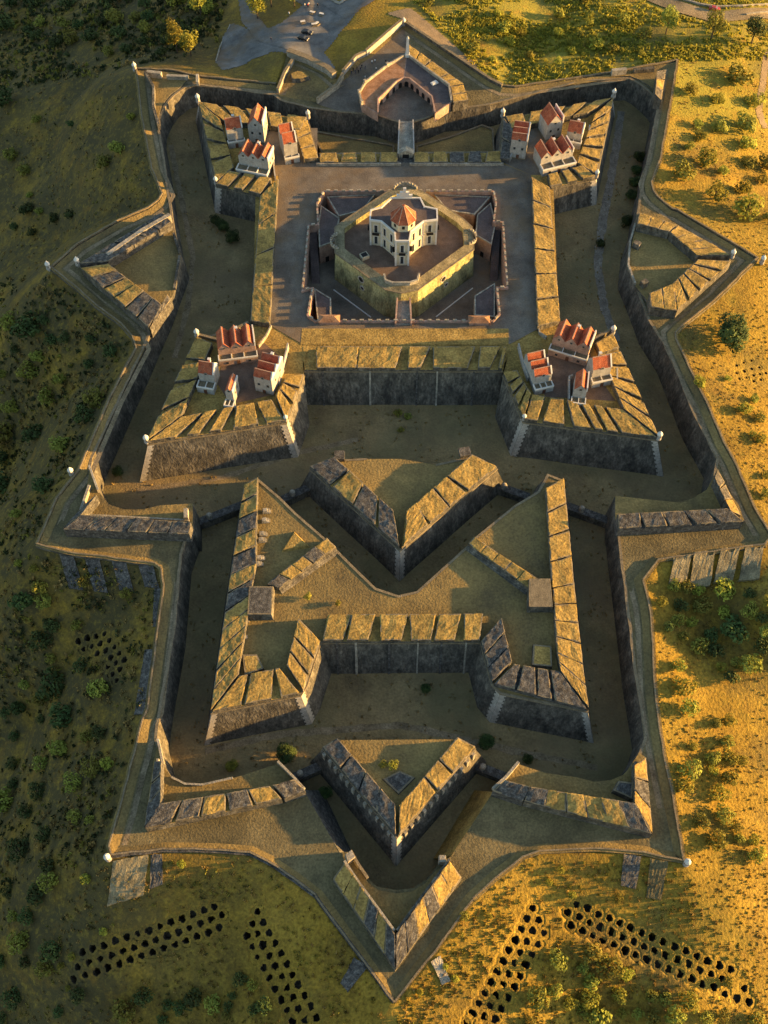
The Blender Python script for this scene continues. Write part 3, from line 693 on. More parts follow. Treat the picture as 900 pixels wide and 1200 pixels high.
# ------------------------------------------------------------------ upper ravelin
V,t,b=work('ravelin','pointed upper ravelin between the main fort and the hornwork','ravelin',
  [(363,546),(469,641),(583,545),(553,531),(511,540),(470,533),(430,533),(392,535)],10.4,8.2,'d-1.5',bat=.2,nobat=[(4,5),(5,6)],quoins=(1,),top='drygrass')
band(V,((363,546),(468,640)),((392,535),(461,598)),10.4,11.0,9.6,8.2,n=4,gap=(.05,.04),style='mix')
band(V,((471,640),(583,546)),((475,600),(554,532)),10.4,11.0,9.6,8.2,cuts=[(.02,.26,.02,.16),(.29,.48,.10,.40),(.49,.66,.42,.60),(.69,.99,.62,.99)])
low(V,[(392,536),(404,536)],8.2,3.0,1.4,'slab','traverse'); low(V,[(538,533),(551,531)],8.2,3.0,1.4,'slab','traverse')
# ------------------------------------------------------------------ hornwork
HT,HI,HS,HF=10.6,11.1,9.9,8.9
def hz(k): return 'c%+.2f'%k
HW,t,b=work('hornwork','long crown-shaped hornwork in front of the upper ravelin with two half bastions','hornwork',
  [(302,558),(286,568),(270,673),(247,833),(352,812),(359,800),(375,750),(564,750),(577,799),(587,810),(690,831),(683,778),(673,684),(661,559),(643,552),(632,572),(604,589),(556,628),(549,636),(489,690),(467,695),(440,686),(415,662),(394,641),(383,630),(345,597),(328,580)],
  'c+3.4','c+1.4','d-1.5',bat=.24,quoins=(3,4,9,10),top='drygrass',cordon=True,quoinw=1.3)
zt,zi,zs,zf='c+3.4','c+3.9','c+2.5','c+1.4'
band(HW,((286,568),(270,673)),((302,559),(300,660)),zt,zi,zs,zf,n=5,gap=(.04,.03),style='mix')
band(HW,((270,673),(247,832)),((300,660),(279,790)),zt,zi,zs,zf,n=7,gap=(.04,.03),style='mix')
band(HW,((248,833),(352,812)),((280,792),(327,783)),zt,zi,zs,zf,cuts=[(.01,.33,.02,.22),(.37,.67,.3,.86),(.78,.99,.9,1.0)],style='grass')
band(HW,((355,808),(375,751)),((336,779),(350,724)),zt,zi,zs,zf,cuts=[(.0,.28,.0,.25),(.33,.62,.3,.58),(.66,1,.62,1)])
band(HW,((378,750),(562,750)),((383,720),(566,719)),zt,zi,zs,zf,cuts=[(.0,.13,.01,.16),(.155,.29,.16,.31),(.37,.5,.34,.52),(.565,.69,.53,.70),(.71,.84,.72,.86),(.90,1,.88,1)])
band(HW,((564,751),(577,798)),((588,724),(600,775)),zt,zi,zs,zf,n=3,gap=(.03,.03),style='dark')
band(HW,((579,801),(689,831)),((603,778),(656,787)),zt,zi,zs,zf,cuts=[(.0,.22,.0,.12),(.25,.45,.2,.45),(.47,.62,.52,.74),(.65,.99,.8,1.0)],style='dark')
band(HW,((683,778),(690,830)),((653,765),(657,786)),zt,zi,zs,zf,n=2,gap=(.04,.03))
band(HW,((673,684),(683,778)),((648,690),(653,765)),zt,zi,zs,zf,n=4,gap=(.03,.03))
band(HW,((661,560),(673,684)),((640,572),(647,688)),zt,zi,zs,zf,n=4,gap=(.03,.03))
wall_strips(HW,(377,750),(563,750),'c+3.4',6,.24)
def block(label,px,z,zb,name,cat,mats=None,bat=.1,rim=.4,group=None):
    A=PL(px,z); c=sum(A,Vector())/len(A); fb=zfun(zb); mb=MB(); prism(mb,A,zb,bat=bat,ms=0,mt=1,rim=rim)
    o=mb.build(name,mats or WM,None,(c.x,c.y,fb(c.x,c.y))); tag(o,label,cat,group); return o
block('square stone traverse block with sunlit side at left inside the hornwork',[(292,687),(320,687),(318,720),(290,720)],'c+4.4','c+1.2','traverse_block','traverse',[M['wall'],M['slab'],M['cope']])
block('square stone traverse block with pale stepped top at right inside the hornwork',[(620,678),(645,678),(648,711),(620,711)],'c+4.4','c+1.2','traverse_block','traverse',[M['wall'],M['cope'],M['cope']])
def traverse(label,o,i,front):
    A=[P(*p,'c+3.2') for p in o]; I=[P(*p,'c+3.4') for p in i]; c=(A[0]+A[1])/2
    T=thing('diagonal_parapet',label,'parapet',(c.x,c.y,Lc(c.x,c.y)+1.4))
    O=(o[0],o[1]); band(T,O,(i[0],i[1]),'c+3.2','c+3.4','c+2.6','c+1.3',n=5,gap=(.03,.01),style='mix')
    mb=MB(); q=[Vector((p.x,p.y,p.z-.9)) for p in A]; d=(A[1]-A[0]); d.z=0; d.normalize(); nn=Vector((d.y,-d.x,0))*front
    lo=[p+nn*1.6-Vector((0,0,1.2)) for p in q]
    f=[lo[0],lo[1],q[1],q[0]] if front>0 else [lo[1],lo[0],q[0],q[1]]
    mb.quad(*f); mb.build('exterior_slope',M['wall'],T)
traverse('sunlit diagonal parapet across the left half of the hornwork',[(394,641),(327,689)],[(383,630),(313,684)],-1)
traverse('shaded diagonal parapet across the right half of the hornwork',[(549,637),(620,690)],[(556,629),(630,678)],1)
block('low grass-topped magazine block near the right half bastion of the hornwork',[(625,755),(646,757),(647,781),(624,779)],'c+2.9','c+1.3','magazine_block','magazine')
block('low grass-topped magazine block near the left half bastion of the hornwork',[(284,767),(301,767),(309,783),(287,791)],'c+2.9','c+1.3','magazine_block','magazine')
block('small triangular dry grass mound inside the hornwork',[(333,643),(345,624),(360,639)],'c+2.3','c+1.3','grass_mound','mound',[M['grasstop']]*3,bat=.5,rim=0)
# ------------------------------------------------------------------ lower ravelin
V,t,b=work('ravelin','pointed lower ravelin with buttressed faces below the hornwork','ravelin',
  [(378,874),(465,979),(557,874),(536,863),(396,864)],'c+3.6','c+1.4','d-1.2',bat=.2,nobat=[(3,4)],quoins=(1,),top='drygrass')
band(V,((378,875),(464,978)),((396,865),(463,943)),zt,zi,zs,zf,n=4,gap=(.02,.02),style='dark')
band(V,((467,978),(557,875)),((468,944),(536,864)),zt,zi,zs,zf,cuts=[(.01,.47,.0,.42),(.5,.68,.43,.66),(.7,1,.68,1)],style='grass')
for o_ in (((378,875),(464,978)),((467,978),(557,875))):
    A=P(*o_[0],'c+1'); B=P(*o_[1],'c+1'); d=(B-A); d.z=0; d.normalize(); nn=Vector((d.y,-d.x,0))
    for k in range(12):
        mb=MB(); p=A.lerp(B,(k+.7)/12.4)+nn*.55; mb.box((p.x,p.y,Lc(p.x,p.y)-6),.9,1.3,6.6,math.atan2(d.y,d.x)); mb.build('buttress',M['wall_pale'],V)
block('low diamond-shaped stone platform inside the lower ravelin',[(449,913),(468,903),(486,911),(467,930)],'c+1.9','c+1.2','stone_platform','platform',[M['wall'],M['slab'],M['cope']],bat=.3)
# ------------------------------------------------------------------ bottom redan
V,t,b=work('redan','arrow-shaped redan at the bottom tip of the fort','redan',
  [(390,1030),(463,1136),(541,1028),(527,1008),(511,1018),(498,1034),(482,1043),(463,1045),(443,1041),(431,1032),(420,1017),(412,1004),(403,1010)],'c+2.6','c+0.7','d-1',bat=.15,top='drygrass',cordon=False)
band(V,((390,1030),(463,1136)),((404,1011),(463,1095)),'c+2.6','c+4.2','c+2.0','c+.6',n=6,gap=(.0,.0),style='mix')
band(V,((464,1136),(541,1028)),((464,1095),(527,1009)),'c+2.6','c+4.2','c+2.0','c+.6',n=6,gap=(.0,.0),style='mix')
low(V,[(404,1012),(420,1036),(462,1093)],'c+.7',.6,3.2,'wall_pale','inner_face'); low(V,[(465,1093),(526,1010)],'c+.7',.6,3.2,'wall','inner_face')
low(V,[(411,998),(420,1014),(431,1030)],'c+.7',.7,1.4,'cope','kerb_wall')
block('small sunlit stone pier at the right end of the redan curve',[(515,1002),(522,1002),(523,1010),(515,1010)],'c+2.6','c+.4','stone_pier','pier',[M['wall_pale']]*3,rim=0)
block('small sunlit stone pier at the left end of the redan curve',[(405,1001),(412,996),(416,1004),(408,1010)],'c+2.8','c+.4','stone_pier','pier',[M['wall_pale']]*3,rim=0)
# ------------------------------------------------------------------ counterguards (places of arms)
def cguard(label,px,bands,nob=(),zf='c+1.2',lows=()):
    A=[P(a,b,zf) for a,b in px]; c=sum(A,Vector())/len(A)
    T=thing('counterguard',label,'counterguard',(c.x,c.y,Lc(c.x,c.y)))
    mb=MB(); prism(mb,A,'d-1',bat=.06); mb.build('retaining_wall',[M['wall'],M['drygrass']],T)
    for o,i,n,st,g in bands: band(T,o,i,'c+4.4','c+5.8','c+3.5','c-.5',n=n,style=st,gap=g)
    for l in lows: low(T,*l)
    return T
cguard('upper left counterguard with sunlit dry grass floor beside the hornwork ditch',
  [(95,606),(101,575),(105.5,548),(116,577),(128,591),(145,597),(167,597),(189,592),(226,590),(226,618),(74,618)],
  [(((74,620),(222,626)),((95,603),(224,612)),6,'dark',(.05,.0)),(((100,590),(74,619)),((113,580),(96,602)),2,'dark',(.03,.03))],
  lows=[([(105.5,548),(116,577)],'c+1.2',.6,1.5,'wall_pale','parapet'),([(96,601),(106,572)],'c+1.2',.7,1.8,'wall_pale','inner_wall'),([(95,604),(222,611)],'c+1.2',.5,.8,'wall_pale','inner_wall'),([(219,611),(219,600)],'c+1.2',1.2,2.2,'wall_pale','pier')])
cguard('upper right counterguard with shaded stone parapet beside the hornwork ditch',
  [(721,612),(721,581),(767,586),(798,589),(813,583),(828,574),(838,556),(866,592),(872,610),(725,619)],
  [(((725,619),(872,611)),((724,602),(853,596)),5,'dark',(.08,.0)),(((868,604),(841,549)),((856,598),(838,560)),3,'mix',(.03,.03))],
  lows=[([(838,560),(853,592)],'c+1.2',.6,2.4,'wall_pale','inner_wall')])
cguard('lower left counterguard with stone merlons and sunlit floor below the hornwork',
  [(186,868),(192,897),(201,911),(217,919),(237,920),(255,916),(273,912),(327,895),(358,925),(330,934),(169,968),(180,892)],
  [(((170,970),(330,936)),((187,942),(316,921)),5,'mix',(.06,.02)),(((181,893),(169,969)),((189,892),(188,941)),3,'dark',(.02,.02)),(((333,935),(358,927)),((320,920),(345,913)),1,'dark',(.0,.0))],
  lows=[([(186,868),(192,897)],'c+1.2',.6,1.6,'wall_pale','parapet'),([(187.5,894),(187.5,938)],'c+1.2',.6,3.6,'wall_pale','inner_wall'),([(326,894),(344,912),(357,926)],'c+1.2',.6,1.6,'wall_pale','end_wall'),([(201,911),(217,919),(237,920),(255,916),(273,912)],'c+1.2',.5,.5,'wall_pale','kerb_wall')])
cguard('lower right counterguard with long dark stone slope below the hornwork',
  [(749,882),(735,903),(730,908),(716,914),(696,916),(676,911),(640,906),(606,895),(578,926),(614,938),(704,966),(764,976),(757,888)],
  [(((614,939),(764,977)),((622,922),(745,941)),6,'mix',(.0,.0)),(((765,977),(757,888)),((744,940),(744,897)),3,'mix',(.02,.02)),(((577,927),(613,939)),((592,914),(621,922)),1,'dark',(0,0))],
  lows=[([(577,926),(592,913),(607,895)],'c+1.2',.7,1.8,'wall_pale','end_wall'),([(742,897),(742,939)],'c+1.2',.6,3.4,'wall','inner_wall')])
block('flat stone magazine block behind the lower right counterguard',[(719,926),(725,915),(742,917),(741,936)],'c+3.4','c+1','magazine_block','magazine',[M['wall'],M['slab'],M['cope']])
# ------------------------------------------------------------------ lunettes on the left and right places of arms
def lunette(label,px,bands,lows):
    A=[P(a,b,'c+1') for a,b in px]; c=sum(A,Vector())/len(A)
    T=thing('lunette',label,'lunette',(c.x,c.y,Lc(c.x,c.y)))
    mb=MB(); prism(mb,A,'c-3',bat=.1); mb.build('base_wall',[M['wall'],M['drygrass']],T)
    for o,i,n,st,g in bands: band(T,o,i,'c+4','c+4.6','c+3.2','c-1',n=n,style=st,gap=g)
    for l in lows: low(T,*l)
    return T
lunette('left lunette with one sunlit inner bank beside the left ditch',
  [(93,311),(192,249),(201,262),(204,275),(212,300),(203,345),(182,380),(174,384)],
  [(((95,314),(174,384)),((127,309),(190,357)),6,'mix',(.05,.03)),(((93,309),(190,248)),((127,306),(201,260)),5,'dark',(.04,.03)),(((176,384),(201,350)),((184,366),(196,345)),2,'dark',(.03,.03))],
  [([(128,307),(168,279),(201,260)],'c+1',1.4,3.6,'wall_pale','inner_bank'),([(204,276),(211,298)],'c+1',.8,1.4,'wall','gorge_wall'),([(211,302),(205,340)],'c+1',.8,1.2,'wall','gorge_wall')])
lunette('right lunette with sunlit merlons beside the right ditch',
  [(749,249),(773,251),(794,263),(826,282),(857,302),(794,364),(765,360),(745,336),(736,312),(741,283)],
  [(((749,249),(794,263)),((747,262),(784,271)),3,'grass',(.03,.02)),(((795,264),(857,299)),((785,272),(817,299)),4,'grass',(.02,.02)),(((857,306),(794,363)),((818,304),(789,331)),5,'grass',(.09,.05)),(((793,364),(763,360)),((790,332),(761,344)),2,'grass',(.03,.02))],
  [([(744,264),(738,284),(736,312),(744,334)],'c+1',.6,.9,'wall_pale','gorge_wall'),([(747,288),(744,292)],'c+1',2.2,2.2,'wall','pier'),([(752,333),(756,337)],'c+1',2.2,2.2,'wall','pier')])
sentry(91,309,'c+3','white sentry box on the tip of the left lunette'); sentry(858,300,'c+3','white sentry box on the tip of the right lunette')
for a in [(57,314,'c+.6','white stone pillar on the outer corner left of the left lunette'),(893,307,'c+.6','white stone pillar on the outer corner right of the right lunette'),(158,81,'c+.6','white stone pillar at the rear left corner of the covered way'),
  (127,1006,'c+.6','white stone pillar at the bottom left corner of the covered way'),(804,1012,'c+.6','white stone pillar at the bottom right corner of the covered way'),(84,555,'c+.6','sunlit stone pillar by the upper left counterguard wall')]: sentry(*a)
# ------------------------------------------------------------------ low dam walls across the ditches
def dam(label,a,b,w=2.4,h=3.6):
    A=P(*a,'d+3'); B=P(*b,'d+3'); L_=[Vector((p.x,p.y,Ld(p.x,p.y)-.5)) for p in (A,A.lerp(B,.5),B)]
    c=(A+B)/2; T=thing('dam_wall',label,'dam',(c.x,c.y,Ld(c.x,c.y)),'dam walls across the ditches')
    mb=MB(); sweep(mb,L_,w,h,0,0,mt=1); mb.build('wall',[M['wall'],M['slab']],T)
    mb=MB(); m=A.lerp(B,.3); mb.lathe((m.x,m.y,Ld(m.x,m.y)+h-.6),[(.9,0),(.9,1.5),(.6,2.0),(.1,2.2)],8); mb.build('turret',M['wall_pale'],T)
dam('dark dam wall between the upper left counterguard and the hornwork',(229,613),(284,591)); dam('dark dam wall between the hornwork left branch and the upper ravelin',(331,585),(370,567))
dam('dark dam wall between the upper ravelin and the hornwork right branch',(578,567),(620,582)); dam('dark dam wall between the hornwork and the upper right counterguard',(664,592),(722,613))
dam('dark dam wall between the lower left counterguard and lower ravelin',(338,914),(384,893)); dam('dark dam wall between the lower ravelin and lower right counterguard',(550,894),(602,914))

# ruined inner works at the two rear corners
cguard('rear left place of arms with sunlit golden floor and broken walls',[(172,91),(220,93),(213,101),(200,110),(190,123),(184.5,140),(184,150),(181,132),(181,107)],[],zf='c+.4',
  lows=[([(171,90),(181,107),(181,131),(187,152)],'c+.4',.9,2.6,'wall','inner_wall'),([(173,89),(190,91)],'c+.4',1.4,2.2,'wall_pale','inner_wall'),([(196,92),(221,93)],'c+.4',1.2,1.5,'wall_pale','inner_wall'),([(232,92),(232,101)],'c+.4',1.0,2.0,'wall_pale','cross_wall')])
cguard('rear right place of arms with one sunlit stone bank and broken walls',[(712,90),(780,82),(776,117),(771,110),(762,101),(749,93),(738,89)],[(((781,81),(775,117)),((770,83),(768,110)),3,'mix',(.02,.02))],zf='c+.4',
  lows=[([(716,88),(733,86)],'c+.4',1.4,2.2,'wall_pale','inner_wall'),([(742,85),(766,83)],'c+.4',1.4,1.5,'wall','inner_wall')])

for k,(px,py) in enumerate(((312,600),(311,611),(308,627),(307,634),(305,655),(303,662),(286,728),(284,747))):
    p=P(px,py,'c+1.4'); mb=MB(); mb.box(p,2.0,1.3,.8,.1); mb.box((p.x+.4,p.y,p.z),2.0,1.0,.4,.1); mb.box((p.x-.2,p.y,p.z+.79),1.2,1.1,.5,.1)
    o=mb.build('gun_step',M['wall_pale'],None,tuple(p)); tag(o,'pale gun step along the left hornwork parapet, '+['first','second','third','fourth','fifth','sixth','seventh','eighth'][k]+' from the rear','step','stone gun steps along the hornwork parapet')
# ------------------------------------------------------------------ outline loops
INNER=[(440,135),(400,132),(362,127),(328,118),(321,112),(233,100),(217,103),(203,113),(194,125),(187.5,140),(187,153),(193,187),(197,217),(202,253),(206,277),(213,302),(191,360),(108,538),(106,552),(118,581),(128,592),(145,598),(167,598),(189,593),(226,592),(226,614),(213,650),(205,740),(187,840),(184,866),(192,898),(201,912),(217,920),(237,921),(255,917),(273,913),(328,897),(356,926),(398,999),(412,998),(420,1015),(431,1030),(442,1039),(463,1043),(484,1041),(501,1030),(512,1015),(529,1003),(578,928),(602,902),(640,907),(676,912),(696,917),(716,915),(731,909),(738,902),(750,881),(756,862),(743,787),(733,700),(725,640),(722,612),(722,583),(767,587),(798,590),(813,584),(828,575),(836,560),(840,536),(813,487),(782,410),(760,377),(745,338),(734,313),(737,283),(745,260),(748,239),(750,227),(760,180),(767.5,140),(771,121),(767,115),(758,106),(747,97.5),(737,92.5),(715,94),(680,96),(610,114),(574,123),(560,125),(521,130),(500,139),(484,144),(467,144)]
OUTER=[(324,101),(337,62),(383,83),(394,93),(402,88),(417,70),(429,65),(460,37),(473,27),(574,96),(589,103),(603,104),(713,88),(793,73),(787,113),(773,190),(763,217),(765,226),(770,233),(787,247),(794,249),(887,305),(841,351),(799,385),(791,393),(792,400),(807,433),(827,473),(847,520),(860,543),(883,597),(903,630),(895,641),(855,646),(771,659),(753,682),(760,710),(763,733),(767,813),(773,860),(780,897),(788,936),(801,1011),(791,1009),(754,1001),(704,996),(632,999),(612,1006),(580,1031),(554,1055),(510,1115),(462,1175),(419,1118),(370,1051),(344,1031),(314,1011),(293,1001),(255,998),(204,997),(192,997),(131,1004),(128,992),(140,952),(153,900),(158,884),(167,846),(173,833),(192,688),(189,668),(182,663),(138,657),(79,650),(44,640),(67,586),(93,553),(130,467),(160,410),(155,397),(143,383),(113,360),(87,337),(60,316),(92,288),(139,261),(174,246),(186,237),(190,230),(185,217),(178,200),(167,143),(160,83),(203,85),(235,92)]
OW=PL(OUTER,'c+0'); IW=PL(INNER,'c+0')
def inpoly(X,Y,poly):
    r=np.zeros(X.shape,bool); n=len(poly)
    for i in range(n):
        x1,y1=poly[i][0],poly[i][1]; x2,y2=poly[(i+1)%n][0],poly[(i+1)%n][1]
        if y1==y2: continue
        c=((y1>Y)!=(y2>Y)); xi=(x2-x1)*(Y-y1)/(y2-y1)+x1
        r^=c&(X<xi)
    return r
def distpoly(X,Y,poly):
    D=np.full(X.shape,1e18); n=len(poly)
    for i in range(n):
        x1,y1=poly[i][0],poly[i][1]; x2,y2=poly[(i+1)%n][0],poly[(i+1)%n][1]
        dx,dy=x2-x1,y2-y1; L2=dx*dx+dy*dy
        t=np.clip(((X-x1)*dx+(Y-y1)*dy)/L2,0,1)
        D=np.minimum(D,(X-x1-t*dx)**2+(Y-y1-t*dy)**2)
    return np.sqrt(D)
XA=P0(472,500,9)[0]; SHADE_BUMP=P0(928,745,0)
def hilly(X,Y):
    f=lambda a,b,c:np.sin(X*a+Y*b+c)
    return 1.1*f(.031,.023,1)*f(.017,-.041,2)+.6*f(.09,.05,0)*f(-.04,.11,1)+.25*f(.21,-.13,3)+.2*f(.11,.27,5)
def terrain(X,Y):
    """hill surface outside the fort: glacis planes falling away from the outline"""
    d=distpoly(X,Y,OW); ins=inpoly(X,Y,OW)
    lc=np.interp(Y,_ys,_lc)
    back=np.clip((Y-yrow(110))/40,0,1)
    s=np.where(d<26,.21*d,.21*26+.30*(d-26))
    s=np.where(d>90,.21*26+.30*64+.2*(d-90),s)
    s*=(1-.45*back)
    side=np.maximum(np.abs(X-XA)-70,0)
    s=s+np.where(X<XA,.05*side+.27*np.maximum(XA-X-35,0)*np.clip(d/40,0,1)*(1-.2*back),.02*side)
    z=lc+.5-s+hilly(X,Y)*np.clip((d-3)/18,0,1)
    # added glacis bump, crest out of view, shaped to shade the right hollow
    z=z+11*np.exp(-((X-SHADE_BUMP[0])/15)**2-((Y-SHADE_BUMP[1])/19)**2)*np.clip(d/10,0,1)
    z=np.maximum(z,-95+.01*hilly(X,Y))
    return np.where(ins,np.where(d<1.6,lc-.25,lc-9-6),z)
_tx=np.arange(-270,270,1.0); _ty=np.arange(-60,560,1.0); _TZ=terrain(*np.meshgrid(_tx,_ty))
def tz(x,y):
    """terrain height by bilinear lookup"""
    u=min(max(x+270,0),len(_tx)-2.001); v=min(max(y+60,0),len(_ty)-2.001); i=int(u); j=int(v); u-=i; v-=j
    return float((_TZ[j,i]*(1-u)+_TZ[j,i+1]*u)*(1-v)+(_TZ[j+1,i]*(1-u)+_TZ[j+1,i+1]*u)*v)
def PT(px,py,dz=0):
    z=0.0
    for _ in range(40):
        x,y=P0(px,py,z); z+=.5*(tz(x,y)-z)
    x,y=P0(px,py,z); return Vector((x,y,tz(x,y)+dz))
# ------------------------------------------------------------------ pits (rows of photo pixels per field)
def t3(x0,y0,l): return [(x0+a/3.,y0+b/3.) for a,b in l]
PITS=[]
lf=[t3(0,900,r) for r in ([(290,648),(325,635),(365,625),(405,607),(445,595),(485,582),(523,572),(562,557),(601,542),(640,530),(677,515),(717,500),(753,488)],
 [(273,700),(313,685),(353,672),(393,660),(433,645),(471,632),(510,618),(548,605),(588,590),(627,577),(665,562),(705,547),(743,533),(779,517)],
 [(259,743),(299,728),(339,716),(378,702),(418,688),(457,673),(497,660),(536,648),(575,632),(615,620),(653,607),(692,592),(732,578),(769,560)])]
ORD=['first','second','third','fourth','fifth','sixth','seventh','eighth','ninth','tenth','eleventh','twelfth','thirteenth','fourteenth','fifteenth','sixteenth','seventeenth','eighteenth','nineteenth','twentieth','twenty-first','twenty-second']
for r,nm in zip(lf,('top','middle','bottom')):
    for k,p in enumerate(r): PITS.append((p,'%s dark pit from the left in the %s row of the bottom left field'%(ORD[k],nm),'pits in the bottom left slanting rows',1.0))
g2=[[(888,548),(868,590),(888,628),(900,665)]]
a=t3(0,900,g2[0])+t3(300,900,[(5,505),(25,543),(5,583),(46,580),(25,622),(66,617),(8,665),(48,660),(87,653),(28,703),(68,697),(107,688),(50,738),(88,735),(127,727),(68,773),(107,770),(147,762),(90,815),(130,808),(169,800),(110,852),(150,848),(190,838),(128,888),(172,883),(210,878)])
b=t3(300,900,[(888,640),(868,680),(848,715),(887,725),(827,755),(867,763),(805,790),(847,797),(885,807),(783,828),(825,833),(862,845),(760,865),(802,873),(840,882),(742,893)])+t3(600,900,[(72,493),(52,530),(93,535),(33,566),(72,572),(112,580),(12,605),(51,610),(91,620),(28,648),(70,657),(8,685),(48,692),(27,730),(8,770)])
c=t3(600,900,[(227,480),(265,492),(195,508),(236,523),(303,515),(272,545),(342,528),(207,553),(248,572),(310,560),(379,546),(283,588),(348,577),(416,563),(320,605),(387,592),(454,579),(358,620),(426,610),(493,595),(398,642),(464,628),(532,612),(434,657),(500,644),(571,628),(474,672),(541,660),(611,643),(514,690),(581,675),(650,662),(552,707),(620,690),(687,679),(591,722),(659,711),(728,694),(632,740),(699,724),(769,708),(668,760),(738,740),(710,770),(816,775),(748,795),(791,810),(833,823)])
d=t3(0,600,[(275,455),(307,443),(337,437),(367,428),(293,482),(323,472),(352,463),(384,452),(342,497),(371,487),(402,475),(389,512),(419,497),(379,543),(408,530),(437,520),(396,570),(421,553),(410,592)])
e=t3(600,300,[(790,385),(815,375),(842,368),(790,412),(817,405),(843,397),(870,392),(800,432),(825,428),(850,420),(872,415),(893,412),(850,440),(875,435)])
for l,nm,grp,s in ((a,'dark round pit in the steep diagonal field left of the bottom redan','pits left of the bottom redan',1.0),(b,'dark round pit in the steep diagonal field right of the bottom redan','pits right of the bottom redan',1.0),(c,'dark round pit in the long slanting field at bottom right','pits in the bottom right field',1.05),(d,'dark round pit in the shaded left slope field beside the hornwork ditch','pits on the left slope',.95),(e,'tan rimmed shallow pit on the golden right slope below the big round tree','pits on the right slope',.55)):
    for p in l: PITS.append((p,nm,grp,s))
pw=[(PT(*p[0]),p) for p in PITS]
# ------------------------------------------------------------------ ground sheet
def axis(lo,hi,base,fine):
    xs=[lo]
    while xs[-1]<hi:
        x=xs[-1]; st=base
        for a,b,s in fine:
            if a<=x<=b: st=min(st,s)
        xs.append(x+st)
    st=base
    for sgn,arr in ((1,xs),):
        out=list(xs); s2=st; x=xs[-1]
        while x<3500: s2*=1.35; x+=s2; out.append(x)
        s2=st; x=xs[0]; pre=[]
        while x>-3500: s2*=1.35; x-=s2; pre.append(x)
    return np.array(pre[::-1]+out)
fx=[];fy=[]
for p,_ in pw:
    s_=.55 if _[3]>.7 else .4; fx.append((p.x-2.2,p.x+2.2,s_)); fy.append((p.y-2.2,p.y+2.2,s_))
xs=axis(-175,175,1.1,fx); ys=axis(15,425,1.1,fy)
X,Y=np.meshgrid(xs,ys); Z=terrain(X,Y)
nz=np.array([[0.0]])
for p,q in pw:
    r=1.15*q[3] if q[3]>.7 else .45
    i0=np.searchsorted(xs,p.x-r-.2); i1=np.searchsorted(xs,p.x+r+.2); j0=np.searchsorted(ys,p.y-r-.2); j1=np.searchsorted(ys,p.y+r+.2)
    sub=(X[j0:j1,i0:i1]-p.x)**2+(Y[j0:j1,i0:i1]-p.y)**2<(r+.1)**2
    Z[j0:j1,i0:i1]=np.where(sub,Z[j0:j1,i0:i1]-4.4,Z[j0:j1,i0:i1])
ny,nx=X.shape
def gridmesh(name,X,Y,Z,keep,m,smooth=True):
    idx=np.arange(nx*ny).reshape(ny,nx)
    f=np.stack([idx[:-1,:-1],idx[:-1,1:],idx[1:,1:],idx[1:,:-1]],-1)[keep]
    used=np.unique(f); rm=np.zeros(nx*ny,int); rm[used]=np.arange(len(used)); f=rm[f]
    co=np.stack([X.ravel(),Y.ravel(),Z.ravel()],-1)[used]
    me=bpy.data.meshes.new(name); me.vertices.add(len(co)); me.vertices.foreach_set('co',co.ravel().astype(np.float32))
    nf=len(f); me.loops.add(nf*4); me.loops.foreach_set('vertex_index',f.ravel().astype(np.int32))
    me.polygons.add(nf); me.polygons.foreach_set('loop_start',np.arange(0,nf*4,4,dtype=np.int32)); me.polygons.foreach_set('loop_total',np.full(nf,4,np.int32))
    me.polygons.foreach_set('use_smooth',np.full(nf,smooth)); me.materials.append(m); me.update(calc_edges=True); me.validate()
    o=bpy.data.objects.new(name,me); COL.objects.link(o); o['_loc']=(0,0,0); return o
INS=inpoly(X,Y,OW); 
q=lambda A:(A[:-1,:-1]&A[:-1,1:]&A[1:,1:]&A[1:,:-1])
allin=q(INS)&q(Z<np.interp(Y,_ys,_lc)-5)
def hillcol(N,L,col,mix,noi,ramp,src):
    # west slope: olive cover, its colour also darkened to deepen the shade there
    sx=N.new('ShaderNodeSeparateXYZ'); L.new(src,sx.inputs[0]); west_shade=ramp(sx.outputs[0],-20,-75)
    n0=noi(.06,8,src,.7); mm=N.new('ShaderNodeMath'); mm.operation='MULTIPLY'; L.new(west_shade,mm.inputs[0]); L.new(ramp(n0,.30,.52),mm.inputs[1])
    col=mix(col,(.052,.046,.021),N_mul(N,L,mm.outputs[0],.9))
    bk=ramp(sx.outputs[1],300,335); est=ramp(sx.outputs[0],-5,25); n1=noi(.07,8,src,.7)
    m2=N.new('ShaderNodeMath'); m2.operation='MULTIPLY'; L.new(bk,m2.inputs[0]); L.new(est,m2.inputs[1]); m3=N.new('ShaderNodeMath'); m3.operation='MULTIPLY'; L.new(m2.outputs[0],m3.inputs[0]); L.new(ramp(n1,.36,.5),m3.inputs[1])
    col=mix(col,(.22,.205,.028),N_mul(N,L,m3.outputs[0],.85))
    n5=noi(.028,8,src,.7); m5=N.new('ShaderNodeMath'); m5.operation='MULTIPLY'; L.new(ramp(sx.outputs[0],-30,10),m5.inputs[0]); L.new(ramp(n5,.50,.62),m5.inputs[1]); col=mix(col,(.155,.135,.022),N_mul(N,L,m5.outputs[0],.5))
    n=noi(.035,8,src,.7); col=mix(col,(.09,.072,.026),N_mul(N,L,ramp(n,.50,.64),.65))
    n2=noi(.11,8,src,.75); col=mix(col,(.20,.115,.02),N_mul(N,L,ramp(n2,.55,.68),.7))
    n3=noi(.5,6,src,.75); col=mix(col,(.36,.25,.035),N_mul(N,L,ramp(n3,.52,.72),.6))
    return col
M['hill']=mat('dry grass hillside',[(.12,.078,.012),(.235,.15,.018),(.32,.208,.03)],scale=.05,detail=9,bscale=1.3,fine=.4,bump=1.0,extra=hillcol)
